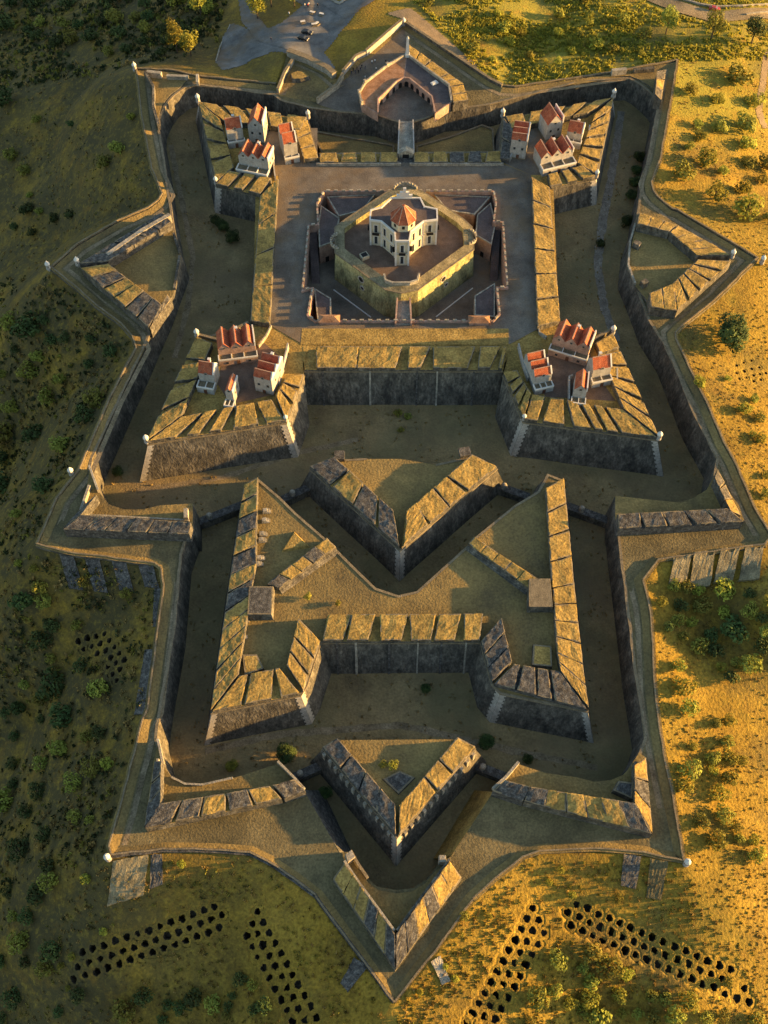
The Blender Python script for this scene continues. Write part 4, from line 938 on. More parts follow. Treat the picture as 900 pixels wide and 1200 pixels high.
def ditchcol(N,L,col,mix,noi,ramp,src):
    n=noi(.05,7,src,.7); col=mix(col,(.125,.115,.055),N_mul(N,L,ramp(n,.45,.62),.6))
    n=noi(.022,5,src,.6); col=mix(col,(.17,.125,.07),N_mul(N,L,ramp(n,.5,.65),.6)); return col
M['ditch']=mat('brown dry ditch grass',[(.15,.112,.055),(.225,.165,.075),(.29,.215,.10)],scale=.09,detail=9,bscale=1.6,fine=.25,bump=.7,extra=ditchcol)
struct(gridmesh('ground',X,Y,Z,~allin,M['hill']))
ld=np.interp(Y,_ys,_ld)+.25*hilly(X,Y)
struct(gridmesh('ditch_floor',X,Y,ld,q(INS),M['ditch']))
def rag(pts,step=2.5,j=.13,jz=.10):
    out=[]
    for i in range(len(pts)-1):
        p,q_=Vector(pts[i]),Vector(pts[i+1]); k=max(1,int((q_-p).length/step))
        for m in range(k): out.append(p.lerp(q_,m/k)+(Vector((U(-j,j),U(-j,j),U(-jz,jz))) if (m or i) else Vector()))
    out.append(Vector(pts[-1])); return out
# ------------------------------------------------------------------ covered way ring (ground between ditch and glacis)
mb=MB(); tess(mb,ccw(OW),0,[ccw(IW)])
# crest skirt hides the seam with the hill
n=len(OW); oc=ccw(OW)
M['way']=mat('trodden covered way grass',[(.07,.06,.03),(.13,.105,.05),(.20,.16,.075)],scale=.1,detail=9,bscale=1.8,fine=.3,bump=.6)
struct(mb.build('covered_way',M['way']))
# banking step along the breastwork and a worn path beside it
oc=ccw(OW)
def ring(name,d0,d1,up0,up1,m):
    a_=offset(oc,-d0); b_=offset(oc,-d1); mb=MB(); n=len(oc)
    A_=[Vector((p.x,p.y,q_.z+up0)) for p,q_ in zip(a_,oc)]; B_=[Vector((p.x,p.y,q_.z+up1)) for p,q_ in zip(b_,oc)]
    for i in range(n):
        j=(i+1)%n
        if (A_[i]-A_[j]).dot(oc[i]-oc[j])<=0 or (B_[i]-B_[j]).dot(oc[i]-oc[j])<=0: continue
        mb.quad(A_[i],A_[j],B_[j],B_[i],0)
    struct(mb.build(name,m))
ring('banquette',.4,2.4,.55,.02,M['drygrass'])
M['path']=mat('worn bare path',[(.12,.09,.05),(.20,.155,.09),(.27,.21,.125)],scale=.25,detail=8,bscale=2,fine=.3,bump=.4)
ring('worn_path',2.9,4.3,.03,.03,M['path'])
# counterscarp walls (one thing per stretch)
def cscarp(label,i0,i1,cope=True):
    pts=[IW[i%len(IW)] for i in range(i0,i1+1)]; c=sum(pts,Vector())/len(pts)
    T=thing('counterscarp_wall',label,'wall',(c.x,c.y,Ld(c.x,c.y)))
    mb=MB(); n=len(pts); nr=[]
    for i in range(n):
        a=pts[max(i-1,0)]; b_=pts[min(i+1,n-1)]; d=(b_-a).xy.normalized(); nr.append(Vector((-d.y,d.x)))
    # which side is the ditch?
    mid=pts[n//2]; s=1 if inpoly(np.array([mid.x+nr[n//2].x*.6]),np.array([mid.y+nr[n//2].y*.6]),IW)[0] else -1
    top=[Vector((p.x,p.y,p.z+.02)) for p in pts]; bot=[Vector((p.x+v.x*s*1.1,p.y+v.y*s*1.1,Ld(p.x,p.y)-.8)) for p,v in zip(pts,nr)]
    for i in range(n-1):
        if s>0: mb.quad(top[i],bot[i],bot[i+1],top[i+1]) if False else mb.quad(bot[i+1],bot[i],top[i],top[i+1])
        else: mb.quad(bot[i],bot[i+1],top[i+1],top[i])
    back=[Vector((p.x-v.x*s*.9,p.y-v.y*s*.9,p.z+.02)) for p,v in zip(pts,nr)]
    mb.build('wall_face',M['wall'],T)
    if cope:
        mb=MB(); sweep(mb,rag(top),.8,.25,0,side=-s*.3); mb.build('coping',M['cope'],T)
    return T
ix=lambda p:INNER.index(p)
cscarp('rear left counterscarp wall from the bridge to the left rear curve',0,ix((217,103)))
cscarp('curved counterscarp wall at the rear left corner of the ditch',ix((217,103)),ix((187,153)))
cscarp('long left counterscarp wall beside the left lunette',ix((187,153)),ix((213,302)))
cscarp('left counterscarp wall between the lunette and the upper left counterguard',ix((213,302)),ix((108,538)))
cscarp('counterscarp wall left of the hornwork ditch',ix((226,614)),ix((184,866)))
cscarp('counterscarp wall right of the hornwork ditch',ix((756,862)),ix((722,612)))
cscarp('right counterscarp wall between the upper right counterguard and the lunette',ix((840,536)),ix((734,313)))
cscarp('long right counterscarp wall beside the right lunette',ix((734,313)),ix((771,121)))
cscarp('curved counterscarp wall at the rear right corner of the ditch',ix((771,121)),ix((737,92.5)))
cscarp('rear right counterscarp wall from the right rear curve to the bridge',ix((737,92.5)),len(INNER)-2)
cscarp('short curved counterscarp wall behind the lower right counterguard tip',ix((738,902)),ix((756,862))); cscarp('short curved counterscarp wall behind the lower left counterguard tip',ix((184,866)),ix((201,912))); cscarp('short counterscarp wall at the upper right counterguard tip',ix((836,560)),ix((840,536))); cscarp('short counterscarp wall at the upper left counterguard tip',ix((108,538)),ix((118,581)))
cscarp('short counterscarp wall under the gatehouse court either side of the bridge',len(INNER)-2,len(INNER))
# sloping ramps from the covered way into the lower ravelin ditch
for lab,pts,m in (('stony grey ramp from the covered way into the ditch left of the lower ravelin',[(356,926),(398,999),(416,1006),(378,926)],'slab'),('sunlit grass ramp from the covered way into the ditch right of the lower ravelin',[(578,928),(529,1003),(508,1006),(556,926)],'grasstop')):
    A=PL(pts[:2],'c+.03')+PL(pts[2:],'d+.1'); mb=MB(); prism(mb,ccw(A),'d-.8',ms=0,mt=0); c=sum(A,Vector())/4; struct(mb.build('ramp',M[m],None,tuple(c)))
# ------------------------------------------------------------------ breastwork along the crest of the glacis
def crest(label,a,b,w=1.1,h=.7,m='cope',z='c-.5'):
    i=OUTER.index(a); j=OUTER.index(b); L_=[]
    k=i
    while True:
        L_.append(OUTER[k%len(OUTER)])
        if k%len(OUTER)==j: break
        k+=1
    pts=PL(L_,z); c=sum(pts,Vector())/len(pts); pts=rag(pts); T=thing('breastwork_wall',label,'wall',tuple(c))
    mb=MB(); sweep(mb,pts,w,h+.5,0,0,mt=1); mb.build('wall',[M['wall'],M['drygrass' if m=='cope' else m]],T)
    mb=MB(); sweep(mb,pts,.4,.3,h+.5,0,side=-.2 if w>1 else 0); mb.build('coping',M['cope'],T)
crest('low stone wall behind the rear left bastion, from gate lunette to left corner',(160,83),(235,92)); crest('low stone wall along the rear ditch left of the gate lunette',(235,92),(324,101))
crest('low stone wall along the left slope above the left lunette',(186,237),(160,83)); crest('low stone wall round the upper side of the left lunette',(60,316),(186,237)); crest('low stone wall round the lower side of the left lunette',(160,410),(60,316))
crest('long low stone wall along the left slope beside the front left bastion',(44,640),(160,410)); crest('low retaining wall below the upper left counterguard',(189,668),(44,640)); crest('low stone wall left of the hornwork ditch',(167,846),(189,668))
crest('low stone wall left of the lower left counterguard',(131,1004),(167,846)); crest('low wall of rubble along the bottom left glacis',(370,1051),(131,1004),m='slab'); crest('low wall along the left edge of the bottom redan',(462,1175),(370,1051),m='slab',w=.9,h=.7)
crest('low wall along the right edge of the bottom redan',(554,1055),(462,1175),w=.9,h=.5); crest('low wall of rubble along the bottom right glacis',(801,1011),(554,1055)); crest('low stone wall right of the lower right counterguard',(773,860),(801,1011))
crest('low sunlit wall right of the hornwork ditch',(753,682),(773,860)); crest('low retaining wall below the upper right counterguard',(903,630),(753,682)); crest('long low stone wall along the golden right slope',(791,393),(903,630))
crest('low stone wall round the lower side of the right lunette',(887,305),(791,393)); crest('low stone wall round the upper side of the right lunette',(763,217),(887,305)); crest('low stone wall along the right slope above the right lunette',(793,73),(763,217))
crest('low stone wall behind the rear right bastion',(589,103),(793,73))
# grey stone slabs on the glacis just outside the crest
def slabs(label,pts,m='slab',up=.22):
    W=[PT(*p) for p in pts]; c=sum(W,Vector())/len(W); mb=MB(); k=10; g=[]
    for i in range(k+1):
        for j in range(k+1):
            p=W[0].lerp(W[1],i/k).lerp(W[3].lerp(W[2],i/k),j/k); ed=i in(0,k) or j in(0,k); g.append((p.x+U(-.1,.1),p.y+U(-.1,.1),tz(p.x,p.y)+(up+.12+U(-.05,.05))))
    sk=[(x,y,z-1.2) for x,y,z in g]; N_=k+1
    mb.add(g,[(i*N_+j,(i+1)*N_+j,(i+1)*N_+j+1,i*N_+j+1)[::(1 if area2([W[0],W[1],W[2],W[3]])>0 else -1)] for i in range(k) for j in range(k)])
    rg_=[i*N_ for i in range(N_)]+[k*N_+j for j in range(1,N_)]+[i*N_+k for i in range(k-1,-1,-1)]+[j for j in range(k-1,0,-1)]
    for q in range(len(rg_)):
        r2=rg_[(q+1)%len(rg_)]; mb.quad(sk[rg_[q]],sk[r2],g[r2],g[rg_[q]])
    o=mb.build('stone_revetment',M[m],None,tuple(c)); tag(o,label,'revetment','stone revetments on the glacis')
for i,(q_,w) in enumerate((((79,655,92,700),'first'),((109,660,121,703),'second'),((138,661,151,702),'third'),((167,665,181,698),'fourth'))):
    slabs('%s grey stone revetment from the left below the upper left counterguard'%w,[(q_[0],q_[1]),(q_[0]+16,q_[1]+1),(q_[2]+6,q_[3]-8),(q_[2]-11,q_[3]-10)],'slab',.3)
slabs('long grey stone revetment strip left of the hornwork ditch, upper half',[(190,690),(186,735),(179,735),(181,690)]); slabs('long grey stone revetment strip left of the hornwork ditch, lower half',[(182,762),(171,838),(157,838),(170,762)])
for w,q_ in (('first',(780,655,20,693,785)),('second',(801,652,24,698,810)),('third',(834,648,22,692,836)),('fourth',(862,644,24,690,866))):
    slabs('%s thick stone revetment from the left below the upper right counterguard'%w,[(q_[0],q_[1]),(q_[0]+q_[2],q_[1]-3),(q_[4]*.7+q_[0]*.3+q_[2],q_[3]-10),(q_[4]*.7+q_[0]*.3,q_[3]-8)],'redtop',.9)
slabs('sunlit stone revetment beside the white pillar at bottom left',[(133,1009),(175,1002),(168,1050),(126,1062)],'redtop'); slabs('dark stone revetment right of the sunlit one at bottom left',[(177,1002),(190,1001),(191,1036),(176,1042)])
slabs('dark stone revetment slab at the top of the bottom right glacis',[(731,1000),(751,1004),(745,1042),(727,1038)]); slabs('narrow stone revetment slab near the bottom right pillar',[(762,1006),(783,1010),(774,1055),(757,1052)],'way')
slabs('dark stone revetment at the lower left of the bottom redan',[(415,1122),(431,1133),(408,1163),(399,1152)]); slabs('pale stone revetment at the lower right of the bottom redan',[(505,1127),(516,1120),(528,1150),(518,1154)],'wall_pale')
# ------------------------------------------------------------------ pits
M['pit']=mat('pit stone lining',[(.035,.028,.017),(.085,.068,.042)],scale=1.5,bscale=3,fine=.4,bump=.5)
def pit_rim():
    mb=MB(); mb.smooth=True; k=14
    rs=[(1.08,-.05),(1.12,.06),(1.25,.07),(1.5,.03),(2.35,-.2)]
    vs=[];fs=[]
    for r,z in rs:
        for q_ in range(k):
            a=2*math.pi*q_/k; rr=r*(1+(.09*math.sin(3*a+1)+.06*math.sin(5*a+r*2)+.05*math.sin(8*a))*(1.2 if r<1.6 else .5)); vs.append((rr*math.cos(a),rr*math.sin(a),z+.07*math.sin(4*a+2)*(z>0)))
    for i in range(len(rs)-1):
        for q_ in range(k): fs.append((i*k+(q_+1)%k,i*k+q_,(i+1)*k+q_,(i+1)*k+(q_+1)%k))
    mb.add(vs,fs,0); return mb
def pit_shaft():
    mb=MB(); k=14; vs=[];fs=[]
    for r,z in ((1.08,.0),(1.0,-4.0)):
        for q_ in range(k):
            a=2*math.pi*q_/k; rr=r*(1+(.09*math.sin(3*a+1)+.06*math.sin(5*a+r*2)+.05*math.sin(8*a))*1.2); vs.append((rr*math.cos(a),rr*math.sin(a),z))
    for q_ in range(k): fs.append((q_,(q_+1)%k,k+(q_+1)%k,k+q_))
    fs=[f[::-1] for f in fs]; fs.append(tuple(k+q_ for q_ in range(k))); mb.add(vs,fs,0); return mb
pp=None
for p,q_ in pw:
    if pp is None:
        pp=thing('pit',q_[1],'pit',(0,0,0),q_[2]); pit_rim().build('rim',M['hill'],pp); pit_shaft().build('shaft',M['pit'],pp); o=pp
    else: o=copy_tree(pp)
    e=1.0
    gx=(tz(p.x+e,p.y)-tz(p.x-e,p.y))/(2*e); gy=(tz(p.x,p.y+e)-tz(p.x,p.y-e))/(2*e)
    nrm=Vector((-gx,-gy,1)).normalized()
    o.rotation_mode='QUATERNION'; o.rotation_quaternion=Vector((0,0,1)).rotation_difference(nrm)@Quaternion((0,0,1),U(0,6.28))
    s=q_[3]*U(.72,.98); o.scale=(s*U(.92,1.08),s*U(.92,1.08),s*U(.3,.95)); o.location=p; o['label']=q_[1]; o['group']=q_[2]
# ------------------------------------------------------------------ gate ravelin at the rear
ZG='c+.05'
def zc(k): return 'c%+.2f'%k
outer=[(420,120),(420,108),(427,98),(455,76),(477,63),(518,80),(542,98),(549,117),(529,122)]
# pink V-shaped arcade building round the gate court
T0=P(473,95,11); GB=thing('gatehouse','pink V-shaped gatehouse with arcaded front round its court at the rear','gatehouse',(T0.x,T0.y,11))
ZB=14.4
ow=[(424,122),(421,110),(428,98),(454,78),(477,65),(505,86),(526,101),(529,120)]
iw=[(510,133),(506,114),(480,93),(473,92),(465,96),(443,117),(443,133)]
A=[P(a,b,ZB) for a,b in ow+iw]
mb=MB(); t,b=prism(mb,A,10.7,ms=0,mt=0); mb.build('wall',M['pink'],GB)
mb=MB(); ro=[P(a,b,ZB+.05) for a,b in [(424,121),(422,110),(429,99),(455,79),(476,67)]+[(473,92),(465,96),(443,117),(443,132)]]
tess(mb,ccw(ro),0); mb.build('roof',M['rust'],GB)
mb=MB(); ro=[P(a,b,ZB+.05) for a,b in [(477,66),(504,87),(525,102),(528,119),(510,132),(506,114),(480,93),(474,92)]]
tess(mb,ccw(ro),0); mb.build('roof',M['darkroof'],GB)
mb=MB(); sweep(mb,[P(a,b,ZB) for a,b in ow],.6,1.1,-.02); mb.build('roof_parapet',M['wall_pale'],GB)
for a,b in ow[:5]:
    p=P(a,b,ZB); mb=MB(); mb.box((p.x,p.y,ZB),1.0,1.0,1.7,.6); mb.build('pier',M['wall_pale'],GB)
mb=MB(); sweep(mb,[P(a,b,ZB) for a,b in iw],.5,.7,-.02); mb.build('arcade_coping',M['pink'],GB)
I=[P(a,b,ZB) for a,b in iw]
for i in range(len(I)-1):
    a,b2=I[i],I[i+1]; d=b2-a; L_=d.length; d.normalize(); rz=math.atan2(d.y,d.x); nn=Vector((-d.y,d.x,0))
    if nn.dot(P(475,125,ZB)-(a+b2)/2)<0: nn=-nn
    k=max(1,int(L_/3.0))
    for q in range(k):
        p=a.lerp(b2,(q+.5)/k)+nn*.03; mb=MB(); w=1.5
        mb.box((p.x,p.y,11.1),w,.14,1.5,rz)
        kk=6; up=Vector((0,0,1)); c=p+up*(1.5+11.1-p.z)+nn*.07
        mb.add([c+d*(w/2)*math.cos(math.pi*j/kk)+up*(w/2)*math.sin(math.pi*j/kk) for j in range(kk+1)],[tuple(range(kk+1))])
        mb.build('arch',M['dark'],GB)
p=P(509,98,ZB); mb=MB(); mb.box((p.x,p.y,ZB+.06),2.4,1.6,.5,.6); mb.box((p.x,p.y,ZB+.561),2.0,1.2,.08,.6); mb.build('skylight',M['white'],GB)
T=thing('parapet_rampart','thick stone rampart with grassy top along the right side of the gatehouse','rampart',tuple(P(520,90,11)))
ob=[(479,52),(518,80),(543,98)]; ib=[(478,62),(507,86),(527,101)]
for k in range(2): band(T,(ob[k],ob[k+1]),(ib[k],ib[k+1]),14.6,15.0,13.9,10.8,n=3,gap=(.03,.02))
band(T,((543,99),(549,117)),((528,102),(531,120)),14.6,15.0,13.9,10.8,n=2,gap=(.08,.05))
p=P(477.5,66,14.4); T=thing('obelisk','tall white obelisk with pointed top at the tip of the gatehouse','obelisk',tuple(p))
mb=MB(); mb.box(p,1.7,1.7,1.2); mb.build('plinth',M['white'],T); mb=MB(); mb.lathe((p.x,p.y,p.z+1.2),[(.85,0),(.62,6.2),(.05,7.4)],4,rot=math.pi/4); mb.build('shaft',M['white'],T)
sentry(473,29,'c+.4','white stone pillar at the outer rear tip of the gate ravelin')
# enclosure walls of the gate ravelin
def gwall(label,pts,z='c-.2',h=2.4,w=.8,m='plaster'):
    L_=PL(pts,z); c=sum(L_,Vector())/len(L_); T=thing('enclosure_wall',label,'wall',tuple(c)); mb=MB(); sweep(mb,L_,w,h); mb.build('wall',M[m],T)
    mb=MB(); sweep(mb,L_,w+.2,.22,h); mb.build('coping',M['cope'],T); return T
gwall('tall pale enclosure wall lit by the sun, from the gate gap to the rear tip',[(429,67),(460,40),(471,31)],h=3.0); gwall('short grey enclosure wall beside the open gate gap',[(402,90),(417,72),(428,67)],h=2.6)
gwall('long dark enclosure wall on the right of the gate ravelin',[(476,31),(574,97),(588,104)],m='wall',h=1.8); gwall('grey curved wall on the left of the gate approach',[(402,92),(396,104),(372,122)],m='wall_pale')
T=gwall('thick sunlit wall on the rear side of the small left yard',[(338,66),(360,74),(384,86),(392,93)],w=2.0,h=2.8,m='wall_pale'); gwall('thin wall on the left side of the small left yard',[(344,74),(334,90),(326,110)],h=2.2,m='wall_pale')
for i,p_ in enumerate([(0,0)]):
    p=P(352,88,'c+0'); mb=MB(); q=[(341,86),(349,83),(358,85),(362,89),(352,92),(343,92)]
    prism(mb,[P(a,b,'c+1.6') for a,b in q],'c-.3',bat=.3,ms=0,mt=1); o=mb.build('ruined_mound',[M['wall'],M['grasstop']],None,tuple(p)); tag(o,'sunlit ruined earth mound in the small yard left of the gate','mound')
mb=MB(); tess(mb,ccw(PL([(326,112),(344,76),(390,94),(372,120)],'c+.06')),0); struct(mb.build('yard_grass',M['drygrass']))
mb=MB(); tess(mb,ccw(PL([(372,122),(402,92),(430,70),(473,33),(478,50),(477,62),(424,96),(420,120),(440,134),(400,131)],'c+.07')),0); struct(mb.build('gate_approach',M['gravel']))
mb=MB(); tess(mb,ccw(PL([(443,135),(443,118),(465,97),(480,94),(507,115),(510,134),(500,138),(484,143),(467,143)],'c+.09')),0); struct(mb.build('gate_court',M['gravel']))
# bridge
A=PL([(468,142),(484,142),(485,183),(466,183)],11.25); c=sum(A,Vector())/4
T=thing('gate_bridge','narrow stone bridge from the gatehouse court to the main gate','bridge',(c.x,c.y,6))
mb=MB(); prism(mb,A,10.2,ms=0,mt=0); mb.build('deck',M['wall_pale'],T)
for e in ([(468,143),(466.5,182)],[(484,143),(485,182)]):
    mb=MB(); sweep(mb,PL(e,11.25),.45,1.1,.02); mb.build('side_wall',M['plaster'],T)
for f in (.3,.7):
    mb=MB(); m=A[0].lerp(A[3],f).lerp(A[1].lerp(A[2],f),.5); mb.box((m.x,m.y,Ld(m.x,m.y)-.5),3.0,1.6,10.2-Ld(m.x,m.y)+.45); mb.build('pier',M['wall'],T)
def tenaille(label,px,z='d+2.6'):
    A=PL(px,z); c=sum(A,Vector())/len(A); T=thing('low_terrace',label,'terrace',(c.x,c.y,Ld(c.x,c.y))); mb=MB(); t,b=prism(mb,A,'d-1',bat=.1); mb.build('base_wall',[M['wall'],M['drygrass']],T)
    mb=MB(); sweep(mb,t,.6,.6,0,closed=True,side=.3); mb.build('coping',M['cope'],T)
tenaille('low reddish terrace in the rear ditch left of the gate bridge',[(366,154),(462,171),(462,184),(378,184)]); tenaille('low terrace in the rear ditch right of the gate bridge',[(488,172),(527,161),(565,147),(578,152),(580,184),(488,184)])
# ------------------------------------------------------------------ road, parking square and cars
def drape(name,poly,m,dz,step=.7):
    W=[PT(*p) for p in poly]; x0=min(p.x for p in W);x1=max(p.x for p in W);y0=min(p.y for p in W);y1=max(p.y for p in W)
    gx=np.arange(x0,x1+step,step); gy=np.arange(y0,y1+step,step); GX,GY=np.meshgrid(gx,gy); GZ=terrain(GX,GY)+dz
    ins=inpoly(GX,GY,W); k=(ins[:-1,:-1]|ins[:-1,1:]|ins[1:,1:]|ins[1:,:-1])
    global nx,ny
    ny,nx=GX.shape; return struct(gridmesh(name,GX,GY,GZ,k,m))
M['asphalt']=mat('grey worn paving',[(.085,.083,.08),(.14,.137,.13),(.20,.19,.175)],scale=.15,detail=8,bscale=3,fine=.2,bump=.15,extra=paving)
M['track']=mat('bare earth track',[(.18,.135,.08),(.27,.2,.12)],scale=.3,bscale=3,fine=.25,bump=.4)
drape('parking_square',[(253,72),(262,45),(272,28),(300,42),(330,28),(356,6),(395,2),(430,0),(400,35),(378,62),(392,80),(385,84),(345,66),(320,60),(290,72),(262,82)],M['asphalt'],.12)
drape('road',[(278,-20),(296,-20),(300,18),(312,34),(345,46),(375,60),(370,72),(340,60),(300,46),(284,26)],M['asphalt'],.2,.6)
drape('road',[(356,6),(338,-4),(340,-14),(372,-8),(400,6),(440,-10),(446,-4),(404,22),(396,16),(380,6)],M['asphalt'],.2,.6)
drape('road',[(760,-14),(800,4),(840,16),(910,12),(910,22),(838,27),(796,15),(748,-5)],M['path'],.3,.6)
drape('footpath',[(896,60),(902,60),(892,130),(899,150),(894,150),(886,132)],M['track'],.1,.5)
drape('footpath',[(455,16),(480,10),(500,26),(560,78),(552,84),(500,44),(478,24)],M['track'],.1,.5)
def rock_wall(label,pts,h=.8,w=.7,m='wall_pale'):
    L_=[PT(*p,-.25) for p in pts]; c=sum(L_,Vector())/len(L_); mb=MB(); sweep(mb,L_,w,h+.25); o=mb.build('roadside_wall',M[m],None,tuple(c)); tag(o,label,'wall')
rock_wall('pale roadside wall on the far side of the top right road',[(762,-16),(800,0),(820,6),(840,9),(870,8),(905,6)]); rock_wall('pale roadside wall on the near side of the top right road',[(874,18),(890,16),(906,15)])
rock_wall('pale kerb wall on the right of the road at the top of the photo',[(372,-9),(398,5),(410,-4),(422,-14)],h=.5,w=1.0)
rock_wall('low white kerb along the left edge of the parking square',[(253,72),(258,55),(270,29)],h=.4,w=.4)
M['black']=mat('black car paint',[(.012,.013,.016),(.02,.021,.025)],scale=1,fine=0,bump=0,rough=.25,spec=.6); M['red']=mat('red car paint',[(.35,.03,.03),(.4,.04,.035)],scale=1,fine=0,bump=0,rough=.3,spec=.5)
M['tyre']=mat('tyre rubber',[(.01,.01,.01),(.02,.02,.02)],scale=2,fine=0,bump=0,rough=.8); M['lamp']=mat('lamp glass',[(.6,.6,.55),(.7,.7,.66)],scale=1,fine=0,bump=0,rough=.2)
def car(px,py,rz,label,paint):
    p=PT(px,py,.15); T=thing('parked_car',label,'car',tuple(p),'cars parked near the fort'); T.rotation_euler=(0,0,0)
    ca,sa=math.cos(rz),math.sin(rz); W=lambda x,y,z:(p.x+x*ca-y*sa,p.y+x*sa+y*ca,p.z+z)
    prof=[(-2.15,.35),(-2.15,.85),(-1.7,.98),(-1.25,1.45),(.35,1.45),(1.0,.98),(2.0,.82),(2.15,.6),(2.15,.35)]
    mb=MB(); wd=lambda z:.86 if z<1.2 else .68
    Lf=[W(x,wd(z),z) for x,z in prof]; Rt=[W(x,-wd(z),z) for x,z in prof]; k=len(prof)
    for i in range(k): mb.quad(Rt[i],Lf[i],Lf[(i+1)%k],Rt[(i+1)%k])
    mb.add(Lf,[tuple(range(k))]); mb.add(Rt,[tuple(reversed(range(k)))]); mb.build('body',paint,T)
    for s in (1,-1):
        q=[W(-1.45,s*.80,1.02),W(.75,s*.80,1.02),W(.3,s*.71,1.38),W(-1.15,s*.71,1.38)]
        mb=MB(); mb.add(q,[(0,1,2,3) if s<0 else (3,2,1,0)]); mb.build('side_window',M['glass'],T)
    mb=MB(); mb.add([W(.98,-.72,1.04),W(.98,.72,1.04),W(.46,.62,1.41),W(.46,-.62,1.41)],[(0,1,2,3)]); mb.build('windscreen',M['glass'],T)
    mb=MB(); mb.add([W(-1.68,.72,1.04),W(-1.68,-.72,1.04),W(-1.32,-.62,1.41),W(-1.32,.62,1.41)],[(0,1,2,3)]); mb.build('rear_window',M['glass'],T)
    for x in (-1.35,1.35):
        for s in (1,-1):
            mb=MB(); c=[W(x+.33*math.cos(a),s*.88,.33+.33*math.sin(a)) for a in [2*math.pi*j/10 for j in range(10)]]; e=[W(x+.33*math.cos(a),s*.66,.33+.33*math.sin(a)) for a in [2*math.pi*j/10 for j in range(10)]]
            mb.add(c,[tuple(range(10))]); mb.add(e,[tuple(range(10))])
            for j in range(10): mb.quad(c[j],c[(j+1)%10],e[(j+1)%10],e[j])
            mb.build('wheel',M['tyre'],T)
    for s in (1,-1):
        mb=MB(); mb.add([W(2.16,s*.8,.62),W(2.16,s*.45,.62),W(2.1,s*.45,.8),W(2.1,s*.8,.8)],[(0,1,2,3)]); mb.build('headlight',M['lamp'],T)
car(360,39.5,-.35,'black car parked farther from the fort on the grey square',M['black']); car(355.5,46.5,-.45,'black car parked nearer the fort on the grey square',M['black']); car(837,12,-.3,'red car on the road at the top right',M['red'])
# ------------------------------------------------------------------ people
def person_mesh(name,ph,top,bot):
    """standing figure grown as one skin over a joint skeleton"""
    J=[((0,0,.92),.15),((0,0,1.15),.14),((0,0,1.38),.16),((0,0,1.50),.07),((0,.01,1.60),.095),((0,.01,1.70),.085),
       ((.19,0,1.40),.065),((.25,.03*ph,1.12),.05),((.24,.12*ph,.88),.04),((-.19,0,1.40),.065),((-.25,-.03*ph,1.12),.05),((-.24,.06*ph,.88),.04),
       ((.10,0,.86),.09),((.11,.08*ph,.48),.07),((.11,.05*ph-.03,.08),.05),((.11,.14,.04),.04),((-.10,0,.86),.09),((-.11,-.08*ph,.48),.07),((-.11,-.16*ph,.08),.05),((-.11,.02,.04),.04)]
    E=[(0,1),(1,2),(2,3),(3,4),(4,5),(2,6),(6,7),(7,8),(2,9),(9,10),(10,11),(0,12),(12,13),(13,14),(14,15),(0,16),(16,17),(17,18),(18,19)]
    me=bpy.data.meshes.new(name); me.from_pydata([j[0] for j in J],E,[]); o=bpy.data.objects.new(name,me); COL.objects.link(o)
    md=o.modifiers.new('s','SKIN'); 
    for v,j in zip(me.skin_vertices[0].data if me.skin_vertices else [],J): v.radius=(j[1],j[1])
    if not me.skin_vertices:
        bm=bmesh.new(); bm.from_mesh(me); bm.verts.layers.skin.verify(); bm.to_mesh(me); bm.free()
        for v,j in zip(me.skin_vertices[0].data,J): v.radius=(j[1],j[1])
    me.skin_vertices[0].data[0].use_root=True
    ms=o.modifiers.new('d','SUBSURF'); ms.levels=1
    dg=bpy.context.evaluated_depsgraph_get(); dg.update(); nm=bpy.data.meshes.new_from_object(o.evaluated_get(dg)); bpy.data.objects.remove(o)
    nm.materials.clear()
    for m in (top,bot,M['skin'],M['hair']): nm.materials.append(m)
    for f in nm.polygons:
        z=f.center.z; x=abs(f.center.x); f.material_index=3 if z>1.66 else 2 if z>1.47 or (x>.2 and z<.93 and z>.7) else 0 if z>.9 else 1; f.use_smooth=True
    return nm
M['skin']=mat('skin',[(.42,.25,.17),(.48,.29,.2)],scale=3,fine=0,bump=0); M['hair']=mat('dark hair',[(.02,.014,.01),(.04,.028,.02)],scale=3,fine=0,bump=0)
cl={k:mat(k,[c,tuple(x*1.15 for x in c)],scale=4,fine=0,bump=0) for k,c in (('navy cloth',(.02,.025,.05)),('black cloth',(.012,.012,.013)),('white cloth',(.7,.68,.62)),('red cloth',(.4,.05,.04)),('denim',(.05,.07,.12)))}
PM=[person_mesh('person',1,cl['black cloth'],cl['black cloth']),person_mesh('person',-1,cl['navy cloth'],cl['denim']),person_mesh('person',1,cl['white cloth'],cl['denim']),person_mesh('person',-1,cl['red cloth'],cl['black cloth'])]
CLO=['black top and trousers','navy top and blue jeans','white top and blue jeans','red top and black trousers']
def person(px,py,k,where,group,grd):
    p=P(px,py,'c+.08') if grd else PT(px,py,.13)
    o=bpy.data.objects.new('person',PM[k]); COL.objects.link(o); o.location=p; o.rotation_euler=(0,0,U(0,6.28)); s=U(1.0,1.08); o.scale=(s,s,s)
    tag(o,'person in '+CLO[k]+' standing '+where,'person',group)
for a in ((414,83,0),(416.5,86,1),(418.5,82,0),(420,86,0),(422.5,83,1),(424,79.5,0),(412,87,1),(428,81,1)): person(a[0],a[1],a[2],'in the dark group at the gate gap','people gathered at the gate gap',True)
for a in ((436,75,2,'by the sunlit wall behind the gatehouse'),(439.5,73.5,2,'by the sunlit wall behind the gatehouse'),(441,83,2,'beside the gatehouse roof pier'),(428,93,2,'at the left corner of the gatehouse'),(452,74,0,'behind the gatehouse near the obelisk')): person(a[0],a[1],a[2],a[3],'visitors behind the gatehouse',True)
